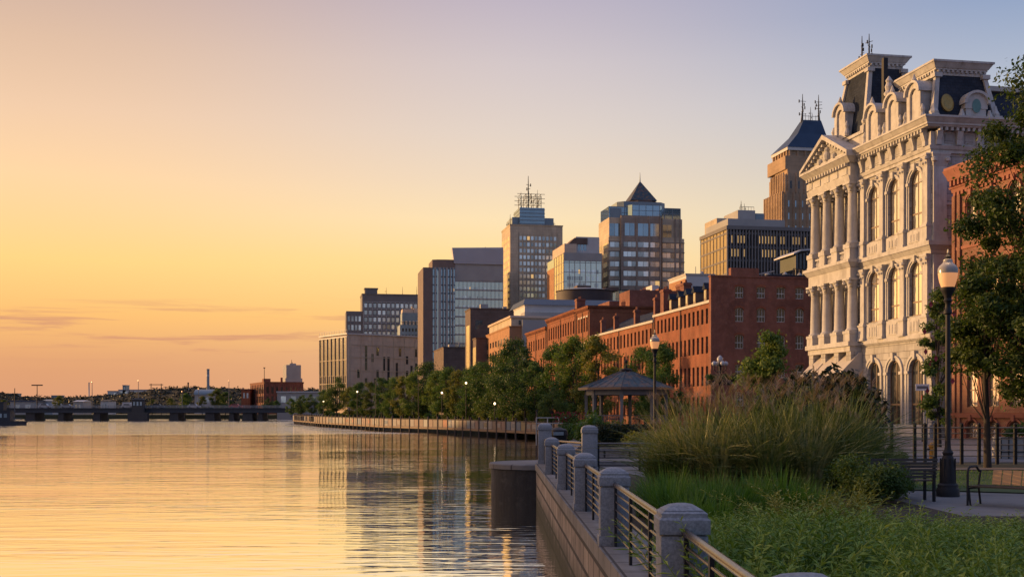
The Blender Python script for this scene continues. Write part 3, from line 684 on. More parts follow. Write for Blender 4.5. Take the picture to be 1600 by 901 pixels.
# nearest warehouse, with the big dark side wall
xA, yA = on_line(1113)
tmp = Bld.__new__(Bld); tmp.X, tmp.Y, tmp.th = xA, yA, ROW
zz = lambda py: Z(py, yA+.5)
sidew = []
for px in (1154, 1187.7, 1218.7, 1248):
    a = tmp.w(px)
    for (t0, t1, r) in ((448,465.5,.12),(481,502.5,.3),(523,544.5,.2),(569,589.5,.12),(612,634,.12)): sidew.append((a, .98, zz(t1), zz(t0), r))
W_A = tmp.w(1290)
A = row_block('brick_warehouse', 'long red brick warehouse with dormers and a tall dark windowed side wall', 1113, 1022, 15.45, 'brickA', [(13.0,14.65),(9.75,11.6),(6.2,8.35),(2.9,5.0)], 1.47, W_A, 'eave', z_side=1, ww=.74)
m = MB(); hf = [(a-w/2, a+w/2, z0, z1, r) for a, w, z0, z1, r in sidew]
wall(m, 'F', -.25, -.25, W_A, G-.05, 17.9, hf, .3)
m.quad((-.25,-.25,G),(-.25,.35,G),(-.25,.35,17.9),(-.25,-.25,17.9)); m.quad((-.25,-.25,17.9),(W_A,-.25,17.9),(W_A,.35,17.9),(-.25,.35,17.9)); m.quad((-.25,.35,15.2),(W_A,.35,15.2),(W_A,.35,17.9),(-.25,.35,17.9))
A.part('side_wall', m, 'brickB')
m = MB().box(-.33, W_A, -.33, .42, 17.9, 18.08); m.box(2.0, 5.2, -.3, .4, 18.08, 18.9); A.part('parapet', m, 'brickB')
for a, w, z0, z1, r in sidew: put_window(A.t, 'F', -.25, a, z0, win_meshes(w, round(z1-z0,2), r, 3, 2, .06, 'framew', 'glassd', .06), A.b, dp=.16)
m = MB()
for a, w, z0, z1, r in sidew:
    pts = arch_pts(a-w/2-.02, a+w/2+.02, z1-.05, z1+.02, max(r,.1)); up = arch_pts(a-w/2-.12, a+w/2+.12, z1-.05, z1+.27, max(r,.1)+.1)
    for i in range(1, len(pts)-2): m.quad((pts[i][0],-.275,pts[i][1]),(pts[i+1][0],-.275,pts[i+1][1]),(up[i+1][0],-.275,up[i+1][1]),(up[i][0],-.275,up[i][1]))
A.part('arch_course', m, 'brickA')
gable_roof(A, A.D, W_A, 15.45, 18.3, 6.5)
for yy in (4.2, 7.8, 10.5, 13.2, 16.6): dormer(A, yy, 15.75, .8, 1.25, .7, 2.0)
chimney(A, 1.2, 20.0, 15.3, 18.6, 1.0, 1.3); chimney(A, 3.0, 18.4, 15.3, 19.2, 1.0, 3.0)
B = row_block('brick_warehouse', 'lower long brick warehouse with slate roof in the middle of the row behind the gazebo', 1022, 923, 14.85, 'brickC', [(12.1,13.9),(8.9,10.9),(5.7,7.8),(2.7,4.7)], 1.75, 12, 'eave')
gable_roof(B, B.D, 12, 14.85, 17.6, 6)
for yy in (3.0, 12, 22.5, 30): chimney(B, 1.3, yy, 14.9, 17.2+(.8 if yy < 5 else 0), .7, .7)
C = row_block('brick_warehouse', 'tall flat topped brick warehouse with corbelled cornice and pale lintels', 921, 901, 19.6, 'brickC', [(15.8,18.0),(11.7,13.9),(7.6,9.9),(3.4,5.8)], 1.75, 18, 'flat', lint='trimw', ww=.9)
C.shell('penthouse', 'brickB', 9, 6, 19.66, 22.4, x0=7, y0=2)
C2 = row_block('brick_warehouse', 'red brick warehouse with a heavy bracketed cornice left of the tall chimney stack', 900, 855, 19.8, 'brickA', [(16.0,18.1),(11.8,14.0),(7.6,9.8),(3.4,5.6)], 1.9, 18, 'flat', lint='brickC', ww=.9)
chimney(C2, .9, .9, 19.6, 21.6, 1.4, 1.4)
D_ = row_block('brick_warehouse', 'small orange brick warehouse at the far left end of the row', 854, 823, 18.6, 'brickC', [(14.8,16.8),(10.8,12.9),(6.8,8.9),(3,5)], 2.3, 12, 'flat', ww=1.0)

# right hand brick building
def right_brick():
    x0 = KL-.1806*56; b = Bld('arched_brick_building', 'warm red brick building with arched windows partly hidden by the big leafy tree', 'brick building', x0, 56)
    D = (78.2-56)*1.0162; ycs = [20.35-2.35*k for k in range(7)]
    top = 19.0; holes = []
    spec = []
    for i, a in enumerate(ycs):
        spec += [(a, 1.15, 15.3, 17.75, .575), (a, 1.15, 9.7, 13.3, .575), (a, 1.2, 3.75, 7.1, .0), (a, 1.25, 1.7, 2.85, .45)]
    holes = [(a-w/2, a+w/2, z0, z1, r) for a, w, z0, z1, r in spec]
    b.shell('wall', 'brickR', 16, D, G-.1, top, holes, dp=.22)
    for a, w, z0, z1, r in spec: put_window(b.t, 'L', 0, a, z0, win_meshes(w, round(z1-z0,2), r, 2, 3 if z0 > 3 else 2, .07, 'frameb', 'glasso', .1, .2 if r > 0 else 0, 'sandst'), b.b, dp=.16)
    m = MB()
    Q = (0,16,0,D-.5); m.band((0,16,0,D), 18.25, 18.5, .08, .14); m.band((0,16,0,D), 18.5, 18.62, .2, .24); m.band(Q, 19.0, 19.3, .45, .55); m.band(Q, 19.3, 19.7, .55, .72); m.box(-.66,16.6,-.66,D+.16,19.7,19.88)
    b.part('cornice', m, 'sandst')
    m = MB(); k = .1
    while k < D: m.box(-.42, 0, k, k+.2, 18.62, 19.0); m.box(-.13,0,k-.02,k+.24,18.0,18.25); k += .46
    b.part('bracket', m, 'sandst')
    m = MB(); m.band((0,16,0,D), 8.9, 9.2, .1, .16); m.band((0,16,0,D), 14.3, 14.5, .06, .08); m.band((0,16,0,D), 3.05, 3.35, .16, .22)
    b.part('belt_course', m, 'sandst')
    m = MB()
    for y0 in (21.6, D-.35): m.box(-.14, 0, y0, y0+.35, G, 18.0)
    b.part('pilaster', m, 'brickR')
    return b
right_brick()
# ------------------------------------------------------------------ pale granite custom house
def column_mb(r, z0, z1, n=18):
    m = MB(); h = z1-z0
    m.box(-r*1.4, r*1.4, -r*1.4, r*1.4, z0, z0+.22)
    m.lathe([(r*1.32,z0+.22),(r*1.36,z0+.32),(r*1.12,z0+.42),(r*1.05,z0+.5),(r,z0+h*.3),(r*.86,z1-.85),(r*.95,z1-.82),(r*.86,z1-.76),(r*.98,z1-.5),(r*1.25,z1-.24),(r*1.4,z1-.16)], n=n)
    m.box(-r*1.45, r*1.45, -r*1.45, r*1.45, z1-.16, z1)
    for sx in (-1,1):
        for sy in (-1,1):
            m.lathe([(.05,0),(.17,.05),(.19,.2),(.1,.3)], (sx*r*1.08, sy*r*1.08, z1-.5), 8)
            m.lathe([(.05,0),(.13,.04),(.14,.14),(.06,.2)], (sx*r*.8, sy*r*.8, z1-.74), 8)
    return m
def custom_house():
    b = Bld('granite_custom_house', 'ornate pale granite custom house with slate mansard pavilions, pediment and arched windows', 'building', 29.5, 81)
    D = 18.5; W = 22.0; zt = 21.7
    bays = (2.1, 5.2, 8.3); pbays = (12.0, 14.25, 16.5)
    up = [(a, 1.74, 16.6, 20.8, .87) for a in bays]; mid = [(a, 1.7, 10.35, 14.2, .85) for a in bays]; gr = [(a, 1.9, G, 7.25, .95) for a in bays]
    pu = [(a, 1.15, 16.4, 20.4, .57) for a in pbays]; pm_ = [(a, 1.15, 9.9, 13.7, .57) for a in pbays]; pg = [(a, 1.3, G, 6.4, 0) for a in pbays]
    spec = up+mid+gr+pu+pm_+pg; holes = [(a-w/2, a+w/2, z0, z1, r) for a, w, z0, z1, r in spec]
    b.shell('wall', 'granite', W, D, G-.05, zt, holes, dp=.24)
    for a, w, z0, z1, r in up+mid: put_window(b.t, 'L', 0, a, z0, win_meshes(w, round(z1-z0,2), r, 2, 3, .09, 'frameb', 'glasso', .12, .30, 'gran_tr'), b.b, dp=.17)
    for a, w, z0, z1, r in gr: put_window(b.t, 'L', 0, a, z0, win_meshes(w, round(z1-z0,2), r, 2, 2, .11, 'frameb', 'glassd', 0, .40, 'gran_tr'), b.b, 'doorway', dp=.2)
    for a, w, z0, z1, r in pu+pm_: put_window(b.t, 'L', 0, a, z0, win_meshes(w, round(z1-z0,2), r, 2, 3, .08, 'frameb', 'glasso', .1, .22, 'gran_tr'), b.b, dp=.17)
    for a, w, z0, z1, r in pg: put_window(b.t, 'L', 0, a, z0, win_meshes(w, round(z1-z0,2), r, 2, 2, .1, 'frameb', 'glassd'), b.b, 'doorway', dp=.2)
    R = (0, W, 0, D)
    m = MB(); m.box(-.16, 0, -.0, D, G, 2.5); m.band(R, 8.55, 8.68, .10, .22); m.box(-.26, W, -.26, D, 8.68, 8.95); b.part('lower_belt', m, 'gran_tr')
    m = MB(); m.band(R, 14.55, 14.8, .10, .16); m.band(R, 14.8, 15.1, .2, .42); m.box(-.5, W, -.5, D, 15.1, 15.4); b.part('upper_belt', m, 'gran_tr')
    m = MB()                                   # window aprons, carved panels
    for a in bays:
        for z0, z1 in ((15.4, 16.48), (8.95, 10.23)):
            m.box(-.16, 0, a-.95, a+.95, z0, z1); m.box(-.2, -.16, a-.7, a+.7, z0+.2, z1-.2)
            for k in (-.42, 0, .42): m.box(-.23, -.2, a+k-.1, a+k+.1, z0+.3, z1-.3)
    b.part('apron_panel', m, 'gran_tr')
    for a in (.42, 3.65, 6.75, 9.75):           # pilasters of two storeys
        for z0, zp, z1 in ((15.4, 16.6, 21.6), (8.95, 10.2, 14.55)):
            m = MB(); m.box(-.44, 0, a-.46, a+.46, z0, z0+.2); m.box(-.38, 0, a-.42, a+.42, z0+.2, zp-.14); m.box(-.44, 0, a-.46, a+.46, zp-.14, zp)
            m.box(-.34, 0, a-.36, a+.36, zp, zp+.16); m.box(-.27, 0, a-.3, a+.3, zp+.16, z1-.8)
            m.frust((-.28,0,a-.31,a+.31), z1-.8, (-.42,0,a-.44,a+.44), z1-.14); m.box(-.45, 0, a-.47, a+.47, z1-.14, z1)
            for sy in (-1, 1):
                m.lathe([(.05,0),(.15,.05),(.16,.18),(.06,.26)], (-.36, a+sy*.34, z1-.46), 8); m.lathe([(.04,0),(.1,.05),(.1,.12),(.04,.18)], (-.32, a+sy*.18, z1-.72), 8)
            b.part('pilaster', m, 'gran_tr')
    for x0 in (.05, 3.6, 7.2):                  # pilasters of the side wall
        m = MB(); m.box(x0, x0+1.0, -.2, 0, 15.4, 20.7); m.box(x0-.06, x0+1.06, -.26, 0, 15.4, 15.8); m.frust((x0-.02,x0+1.02,-.22,0), 20.7, (x0-.18,x0+1.18,-.4,0), 21.45); m.box(x0-.2, x0+1.2, -.42, 0, 21.45, 21.6)
        for sx in (0, 1): m.lathe([(.06,0),(.2,.06),(.22,.26),(.08,.36)], (x0+sx*1.0, -.3, 20.95), 10)
        m.box(x0, x0+1.0, -.2, 0, 8.95, 14.5); m.box(x0-.06, x0+1.06, -.26, 0, 8.95, 9.6)
        b.part('pilaster', m, 'gran_tr')
    # entablature
    m = MB(); m.band(R, 21.6, 21.85, .16, .16); m.band(R, 21.85, 22.1, .24, .34); m.box(-.14, W, -.14, D, 22.1, 23.1); b.part('architrave', m, 'gran_tr')
    m = MB(); k = .5
    while k < D-.3:
        m.box(-.34, -.14, k-.2, k+.2, 22.16, 22.5); m.frust((-.34,-.14,k-.18,k+.18), 22.5, (-.52,-.14,k-.22,k+.22), 23.1); k += 1.55
    k = .4
    while k < 16:
        m.box(k-.2, k+.2, -.34, -.14, 22.16, 22.5); m.frust((k-.18,k+.18,-.34,-.14), 22.5, (k-.22,k+.22,-.52,-.14), 23.1); k += 1.55
    b.part('bracket', m, 'gran_tr')
    m = MB(); k = .3
    while k < D-.3: m.box(-.62, -.14, k, k+.2, 23.1, 23.34); k += .42
    k = .3
    while k < 16: m.box(k, k+.2, -.62, -.14, 23.1, 23.34); k += .42
    b.part('dentil', m, 'gran_tr')
    m = MB()
    for k in range(11): m.box(-.19, -.13, .95+1.55*k, 1.6+1.55*k, 22.3, 22.95)
    for k in range(6): m.box(.9+1.55*k, 1.55+1.55*k, -.19, -.13, 22.3, 22.95)
    b.part('frieze_panel', m, 'granite')
    m = MB(); m.band(R, 23.34, 23.46, .66, .72); m.band(R, 23.46, 23.62, .8, .8); m.band(R, 23.62, 23.9, .84, 1.05); m.box(-1.1, W, -1.1, D, 23.9, 24.04); b.part('cornice', m, 'gran_tr')
    # portico in two storeys with a pediment
    pt = thing('x', None, None); pt.name = 'portico'; pt.parent = b.t
    def pp(name, m, mat, smooth=0): return m.build(name, M[mat], pt, smooth, b.b)
    y0, y1 = 10.35, 18.0
    m = MB(); m.box(-1.0, -.02, y0, y1, 8.2, 8.62); m.box(-1.2, -.02, y0-.15, y1+.15, 8.62, 8.98); m.box(-.95, -.02, y0, y1, 14.0, 14.85); m.frust((-1.0,-.02,y0-.1,y1+.1), 14.85, (-1.28,-.02,y0-.35,y1+.3), 15.2); m.box(-1.33, -.02, y0-.4, y1+.35, 15.2, 15.44)
    m.box(-.95, -.02, y0, y1, 21.6, 23.1); m.frust((-1.0,-.02,y0-.01,y1+.01), 21.6, (-1.12,-.02,y0-.01,y1+.01), 22.1); m.frust((-1.1,-.02,y0-.2,y1+.15), 23.1, (-1.55,-.02,y0-.6,y1+.4), 23.5); m.box(-1.6, -.02, y0-.65, y1+.45, 23.5, 23.7)
    pp('slab', m, 'gran_tr')
    m = MB(); k = y0+.2
    while k < y1: m.box(-1.3,-.95,k,k+.22,22.85,23.1); k += .5
    for k in range(5): m.box(-1.01,-.95,y0+.5+k*1.6,y0+1.5+k*1.6,22.25,22.8)
    pp('bracket', m, 'gran_tr')
    cu = column_mb(.40, 16.5, 21.6).mesh('column', M['gran_tr'], 40, b.b); cm = column_mb(.42, 9.6, 14.0).mesh('column', M['gran_tr'], 40, b.b)
    for yy in (10.85, 13.1, 15.35, 17.6):
        link('column', cu, pt, (-.5, yy, 0)); link('column', cm, pt, (-.5, yy, 0))
        m = MB(); m.box(-1.04, -.1, yy-.54, yy+.54, 15.44, 15.65); m.box(-1.0, -.12, yy-.5, yy+.5, 15.65, 16.35); m.box(-1.06, -.08, yy-.56, yy+.56, 16.35, 16.5)
        m.box(-1.04, -.1, yy-.54, yy+.54, 8.98, 9.6); pp('pedestal', m, 'gran_tr')
    m = MB()
    for i in range(3):
        a = 10.85+2.25*i
        for j in range(7): m.lathe([(.06,15.6),(.09,15.8),(.05,16.0),(.05,16.1)], (-.7, a+.68+j*.15, 0), 6)
        m.box(-.82, -.58, a+.58, a+1.68, 16.1, 16.25)
    pp('balustrade', m, 'gran_tr')
    c = (y0+y1)/2
    m = MB(); m.prismX([(y0-.3,23.7),(c,25.7),(y1+.3,23.7)], -1.0, .6); pp('tympanum', m, 'granite')
    for s in (-1, 1):
        ye = c+s*((y1-y0)/2+.55); t = .38
        m = MB(); m.prismX([(ye,23.7),(ye,23.7+t*.7),(c,25.75+t),(c,25.75)], -1.55, .7)
        for k in range(1, 9):
            f = k/9.; yy = ye+(c-ye)*f; z_ = 23.62+(25.7-23.7)*f; m.box(-1.35, -1.0, yy-.11, yy+.11, z_-.16, z_+.1)
        pp('raking_cornice', m, 'gran_tr')
    m = MB(); m.lathe([(.12,0),(.3,.15),(.35,.5),(.2,.8),(.28,.95),(.1,1.2)], (-1.05, c, 23.95), 10); m.lathe([(.1,0),(.22,.1),(.25,.3),(.1,.5)], (-1.05, c-1.3, 23.9), 8); m.lathe([(.1,0),(.22,.1),(.25,.3),(.1,.5)], (-1.05, c+1.3, 23.9), 8); pp('carving', m, 'gran_tr')
    for i, yy in enumerate((11.3, 13.9, 16.5)):  # sloping pale hoods at ground level
        m = MB(); m.prismY([(-.02,8.1),(-.25,8.1),(-2.1,6.25),(-2.1,5.85),(-.02,5.85)], yy-1.15, yy+1.15); b.part('awning', m, 'canvas')
        m = MB()
        for s in (-1, 1): m.tube([(-2.0,yy+s*1.05,5.85),(-.05,yy+s*1.05,4.7)], .04, 6)
        link('bracket', m.mesh('bracket', M['iron'], 0, b.b), b.t.children[-1])
    m = MB()
    for yy in (10.76, 12.9, 15.3, 17.6): m.box(-.9, -.02, yy-.4, yy+.4, G, 8.2)
    pp('pier', m, 'granite')
    # mansard roofs
    m = MB(); m.frust((.25,W,5.7,D-.2), 24.04, (1.25,W-1,6.2,D-1), 26.4); m.frust((5.3,W,.9,6), 24.04, (5.3,W-.6,1.6,6), 26.6); b.part('mansard', m, 'slate')
    m = MB(); m.band((1.25,W-1,6.2,D-1), 26.4, 26.75, .1, .35); m.box(5.2,W-.4,1.3,6.5,26.6,26.95); m.box(.05,.3,.2,D-.2,24.04,24.3); b.part('roof_curb', m, 'trimw')
    def pavilion(r0, z0, r1, z1, name):
        o = b.part(name, MB().frust(r0, z0, r1, z1), 'slate'); m = MB()
        for (i, j) in ((0,2),(1,2),(0,3),(1,3)):
            p, q = Vector((r0[i],r0[j],z0)), Vector((r1[i],r1[j],z1)); w = .2
            m.add([(p.x-w,p.y-w,p.z),(p.x+w,p.y-w,p.z),(p.x+w,p.y+w,p.z),(p.x-w,p.y+w,p.z),(q.x-w*.8,q.y-w*.8,q.z),(q.x+w*.8,q.y-w*.8,q.z),(q.x+w*.8,q.y+w*.8,q.z),(q.x-w*.8,q.y+w*.8,q.z)],
                  [(0,1,5,4),(1,2,6,5),(2,3,7,6),(3,0,4,7)])
            for f in (.0, .93):
                c_ = p.lerp(q, f); m.box(c_.x-.3, c_.x+.3, c_.y-.3, c_.y+.3, c_.z, c_.z+.3 if f else c_.z+.45)
            c_ = p.lerp(q, .12); m.lathe([(.3,0),(.36,.2),(.2,.5),(.12,.8)], c_, 8)
        link('hip_trim', m.mesh('hip_trim', M['gran_tr'], 0, b.b), o)
        m = MB(); m.band(r1, z1-.05, z1+.3, .04, .06); m.band(r1, z1+.3, z1+.42, .2, .2); m.band(r1, z1+.42, z1+.78, .26, .5); m.box(r1[0]-.56, r1[1]+.56, r1[2]-.56, r1[3]+.56, z1+.78, z1+.92)
        k = r1[2]
        while k < r1[3]: m.box(r1[0]-.2, r1[0], k, k+.16, z1+.14, z1+.3); k += .36
        k = r1[0]
        while k < r1[1]: m.box(k, k+.16, r1[2]-.2, r1[2], z1+.14, z1+.3); k += .36
        link('cornice', m.mesh('cornice', M['gran_tr'], 0, b.b), o); return o
    pavilion((.4,5.3,.45,6.3), 24.04, (.95,4.6,.95,5.8), 27.45, 'corner_pavilion')
    m = MB(); m.box(-.1, 4.4, 9.7, 16.0, 24.04, 25.3); m.box(-.25, 4.5, 9.55, 16.15, 25.3, 25.55); b.part('tower_base', m, 'gran_tr')
    pavilion((.1,4.2,9.9,15.3), 25.5, (.75,3.5,10.4,14.1), 30.7, 'central_tower')
    def arch_dormer(y, z, x0=-.05, w=1.9, h=3.2):
        o = b.part('dormer', MB().box(x0, x0+2.3, y-w/2+.1, y+w/2-.1, z, z+h-w/2), 'gran_tr')
        m = MB(); out = arch_pts(y-w/2, y+w/2, z, z+h-.2, w/2-.1, 12); inn = arch_pts(y-.52, y+.52, z+.35, z+h-.62, .52, 12)
        for i in range(len(out)-1): m.quad((x0-.15,out[i][0],out[i][1]),(x0-.15,out[i+1][0],out[i+1][1]),(x0-.15,inn[i+1][0],inn[i+1][1]),(x0-.15,inn[i][0],inn[i][1])); m.quad((x0-.15,inn[i][0],inn[i][1]),(x0-.15,inn[i+1][0],inn[i+1][1]),(x0+.1,inn[i+1][0],inn[i+1][1]),(x0+.1,inn[i][0],inn[i][1])); m.quad((x0-.15,out[i][0],out[i][1]),(x0-.15,out[i+1][0],out[i+1][1]),(x0+.1,out[i+1][0],out[i+1][1]),(x0+.1,out[i][0],out[i][1]))
        for s in (-1, 1): m.lathe([(.2,0),(.26,.2),(.14,.6),(.2,.8),(.05,1.2)], (x0-.1, y+s*(w/2+.22), z), 8)
        m.lathe([(.14,0),(.2,.1),(.12,.3),(.03,.55)], (x0-.1, y, z+h-.1), 8)
        link('surround', m.mesh('surround', M['gran_tr'], 0, b.b), o)
        m = MB(); p0 = arch_pts(y-w/2-.12, y+w/2+.12, z+h-.95, z+h-.05, w/2+.0, 12); p1 = arch_pts(y-w/2+.06, y+w/2-.06, z+h-.95, z+h-.22, w/2-.15, 12)
        m.prismX(p0[1:-1] + p1[1:-1][::-1], x0-.35, x0+2.6); m.prismX(p1[1:-1], x0+.02, x0+2.5); link('hood', m.mesh('hood', M['gran_tr'], 0, b.b), o)
        ms = win_meshes(1.04, round(h-.97,2), .52, 2, 3, .07, 'frameb', 'glasso'); wn = link('window', ms[0], o, (x0+.02, y, z+.35-b.b), -pi/2)
    for a in bays: arch_dormer(a, 24.1)
    arch_dormer(13.2, 25.6, -.3, 1.9, 3.0)
    # oculus dormer and gilt medallion of the side slope
    o = b.part('oculus_dormer', MB().box(2.75, 4.3, .15, 1.0, 24.04, 25.1), 'gran_tr')
    m = MB(); pts = arch_pts(2.65, 4.4, 24.9, 26.0, .8, 14); m.prismY([(p[0],p[1]) for p in pts], .1, .9); m.prismY([(p[0],p[1]) for p in arch_pts(2.5, 4.55, 25.2, 26.18, .95, 14)][1:-1] + [(p[0],p[1]) for p in arch_pts(2.7, 4.35, 25.2, 26.0, .75, 14)][1:-1][::-1], -.1, .9)
    for xx in (2.45, 4.6): m.lathe([(.22,0),(.26,.3),(.14,.6),(.1,.8)], (xx, .2, 24.04), 8)
    link('hood', m.mesh('hood', M['gran_tr'], 0, b.b), o)
    m = MB(); m.add([(3.53+.34*cos(2*pi*k/20), .08, 25.1+.5*sin(2*pi*k/20)) for k in range(20)], [tuple(range(20))]); link('pane', m.mesh('pane', M['teal'], 0, b.b), o)
    m = MB(); c_ = Vector((1.55, .62, 25.35))
    for k in range(20):
        q0, q1 = 2*pi*k/20, 2*pi*(k+1)/20
        P = lambda q, r, d: (c_.x+.48*r*cos(q), c_.y+.16*r*sin(q)*1.0-d, c_.z+.66*r*sin(q))
        m.quad(P(q0,1,.1),P(q1,1,.1),P(q1,.75,.16),P(q0,.75,.16)); m.quad(P(q0,.75,.16),P(q1,.75,.16),P(q1,.3,.1),P(q0,.3,.1)); m.add([P(q0,.3,.1),P(q1,.3,.1),P(0,0,.12)],[(0,1,2)]); m.quad(P(q0,1,.1),P(q1,1,.1),P(q1,1,-.1),P(q0,1,-.1))
    b.part('medallion', m, 'gold', 40)
    m = MB(); m.lathe([(.35,0),(.4,.2),(.25,.4),(.32,.7),(.2,1.0),(.28,1.15),(.05,1.5)], (.2, 6.35, 27.3), 10); b.part('finial', m, 'gran_tr')
    m = MB(); m.box(1.05, 1.4, 8.75, 9.1, 26.2, 31.0); m.box(.7, 1.9, 8.3, 9.4, 26.2, 27.3); b.part('flue', m, 'iron')
    mast(b.t, 'antenna', 1.2, 12.6, 31.5, 33.9, .07, 4); mast(b.t, 'antenna', 1.2, 11.4, 31.5, 33.7, .07, 4)
    # flush seams of the side wall are in the masonry; string bands
    m = MB(); m.box(0, W, -.09, 0, 12.0, 12.2); m.box(0, W, -.07, 0, 18.0, 18.15); b.part('string_course', m, 'gran_tr')
    return b
CH = custom_house()
# green boarded alley gate and the signs by it
g = Bld('alley_gate', 'dark green boarded gate closing the alley between granite and brick buildings', 'gate', *(lambda p: (p[0]+.6, p[1]))((KL-.1806*79.0, 79.0)))
m = MB(); m.box(.2, 6, .0, .1, G, 7.2); g.part('board', m, 'greenpt')
m = MB()
for k in range(8): m.box(.2+k*.75, .3+k*.75, -.06, 0, G, 7.2)
for z_ in (1.8, 4.4, 7.1): m.box(.2, 6, -.05, 0, z_, z_+.12)
g.part('frame', m, 'greenpt'); m = MB().box(1.2, 2.0, -.09, -.03, 4.6, 4.85); g.part('plate', m, 'canvas')
s = thing('round_sign', 'small round white sign with dark centre above the green alley gate', 'sign', (X(1490,78.4), 78.3, Z(562,78.4)), ROW)
m = MB().lathe([(.28,0),(.28,.05)], n=20, M=Matrix.Rotation(radians(90),4,'X')); m.build('disc', M['signw'], s); MB().lathe([(.13,0),(.13,.07)], n=16, M=Matrix.Rotation(radians(90),4,'X')).build('emblem', M['iron'], s)
s = thing('street_sign', 'red and white street sign on a thin pole before the granite doorway', 'sign', (X(1448.5,64), 64, G))
MB().tube([(0,0,0),(0,0,3.0)], .045, 8).build('pole', M['paintg'], s); MB().box(-.32, .32, -.06, -.03, 1.95, 2.75).build('plate', M['signr'], s); MB().box(-.26, .26, -.075, -.06, 2.05, 2.3).build('stripe', M['signw'], s)
MB().box(-.24, .24, -.072, -.06, 2.45, 2.65).build('stripe', M['signw'], s)
s = thing('hanging_sign', 'small white board sign hanging by the granite doorway left of the young tree', 'sign', (X(1441,70), 70, G))
MB().tube([(.0,0,0),(0,0,4.3)], .04, 8).build('pole', M['iron'], s); MB().box(-.42,.42,-.05,-.01,3.1,3.5).build('board', M['signw'], s); MB().box(-.34,.34,-.062,-.05,3.22,3.38).build('lettering', M['paintg'], s)
# ------------------------------------------------------------------ downtown buildings behind the row
def corner(px, Y): return X(px, Y), Y
rg = random.Random(11)
def stone_box(b, name, mat, x0, x1, y0, y1, z0, z1, parent=None): return b.part(name, MB().box(x0,x1,y0,y1,z0,z1), mat, 0, parent)

def pale_hall():
    th = radians(35); b = Bld('pale_stone_hall', 'broad tan stone block with a tall glazed corner bay ending the skyline', 'building', *corner(543,470), th)
    D = b.d(500); W = b.w(664); zt = b.z(521)
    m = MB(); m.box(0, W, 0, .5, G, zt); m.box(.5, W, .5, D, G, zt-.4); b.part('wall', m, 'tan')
    m = MB().box(-.05, .5, .6, D, G+3, zt-1); b.part('glazing', m, 'glassd')
    m = MB(); lattice(m, 'L', -.05, .3, D, 7, G+3, zt-.8, 3, .35, .35); lattice(m, 'L', -.05, .3, D, 14, G+3, G+16, 1, .14, .2); b.part('mullion', m, 'tan2')
    m = MB(); m.box(-.5, W+.2, -.35, D+.2, zt-.3, zt+.25); m.box(-.5,.0,-.3,D,zt-1.4,zt-1.0); b.part('parapet', m, 'whitepan')
    m = MB()
    for k in range(12): m.tube([(-.2,D*k/11.,zt+.2),(-.2,D*k/11.,zt+1.5)], .06, 5)
    m.tube([(-.2,0,zt+1.5),(-.2,D,zt+1.5)], .06, 5); b.part('roof_rail', m, 'whitepan')
    m = MB()
    for z_ in (14, 19.5, 25, 30): m.box(0.6, W-.3, -.14, 0, z_, z_+.22)
    for k in range(7): m.box(1+W/7.2*k, 1.2+W/7.2*k, -.1, 0, 9, zt-.6)
    b.part('string_course', m, 'tan2')
    cells = []
    for (px, py) in ((600,562),(607,562),(600,571),(607,571),(590,583),(607,583),(643,575),(636,583),(655,560),(672,560),(586,596),(607,596),(590,548),(650,548),(625,548),(572,545),(572,558),(572,571),(582,558),(620,571),(620,583),(636,560),(650,571),(650,583),(656,596),(636,596),(572,596),(560,583)):
        a = b.w(min(px, 658)); cells.append(('F', 0, a-.55, a+.55, Z(py+3, 478)-1.2, Z(py-3, 478)+.6))
    b.panes(cells, 'glassd')
    return b
pale_hall()
def grid_block():
    b = Bld('grid_window_block', 'dark apartment block with a dense grid of square windows behind the tan stone hall', 'apartment block', *corner(566,560))
    W = b.w(668); zt = b.z(461); wl = -b.w(541); zl = b.z(486)
    stone_box(b, 'wall', 'darkgrey', 0, W, 0, 18, G, zt); stone_box(b, 'side_wing', 'darkgrey', -wl, 0, .6, 16, G, zl)
    cells = grid_cells('F', 0, .6, W-.4, 14, .6, G+20, zt-3.2, 10, .58) + grid_cells('F', .6, -wl+.4, -.3, 4, .6, G+14, zl-1.5, 8, .58)
    b.panes(cells, 'glassp')
    m = MB(); m.band((0,W,0,18), zt, zt+.8, .1, .3); m.box(1.5, 7.5, 3, 9, zt, zt+3.4); m.box(1.2, 7.9, 2.7, 9.3, zt+3.4, zt+3.9); b.part('roof_plant', m, 'darkgrey')
    m = MB(); lattice(m, 'F', 0, .6, W-.4, 14, G+20, zt-3.2, 10, .34, .3); b.part('facade_frame', m, 'greyconc')
    for k in (12, 20, 27): mast(b.t, 'antenna', k, 5, zt, zt+4+k*.05, .12, 2)
    return b
grid_block()
def plant_block():
    b = Bld('rooftop_plant_building', 'stepped blue grey service block with tan upper boxes beside the glass tower', 'building', *corner(625,500))
    W = b.w(664)
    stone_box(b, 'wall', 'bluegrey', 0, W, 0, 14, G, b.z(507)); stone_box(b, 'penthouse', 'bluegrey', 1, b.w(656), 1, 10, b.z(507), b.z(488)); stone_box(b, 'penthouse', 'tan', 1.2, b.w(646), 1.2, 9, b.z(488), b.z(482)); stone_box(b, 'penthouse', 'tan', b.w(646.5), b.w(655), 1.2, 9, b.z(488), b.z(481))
    m = MB()
    for k in range(6): m.lathe([(.5,0),(.5,1.2),(.8,1.4),(.1,1.8)], (1.2+k*1.6, .4, b.z(507)), 8)
    m.tube([(5.6,3,b.z(481)),(5.6,3,b.z(477))], .5, 8); b.part('vent', m, 'tan2')
    b.panes(grid_cells('F', 0, .6, W-.4, 7, .55, b.z(540), b.z(510), 3, .5), 'glassd')
plant_block()
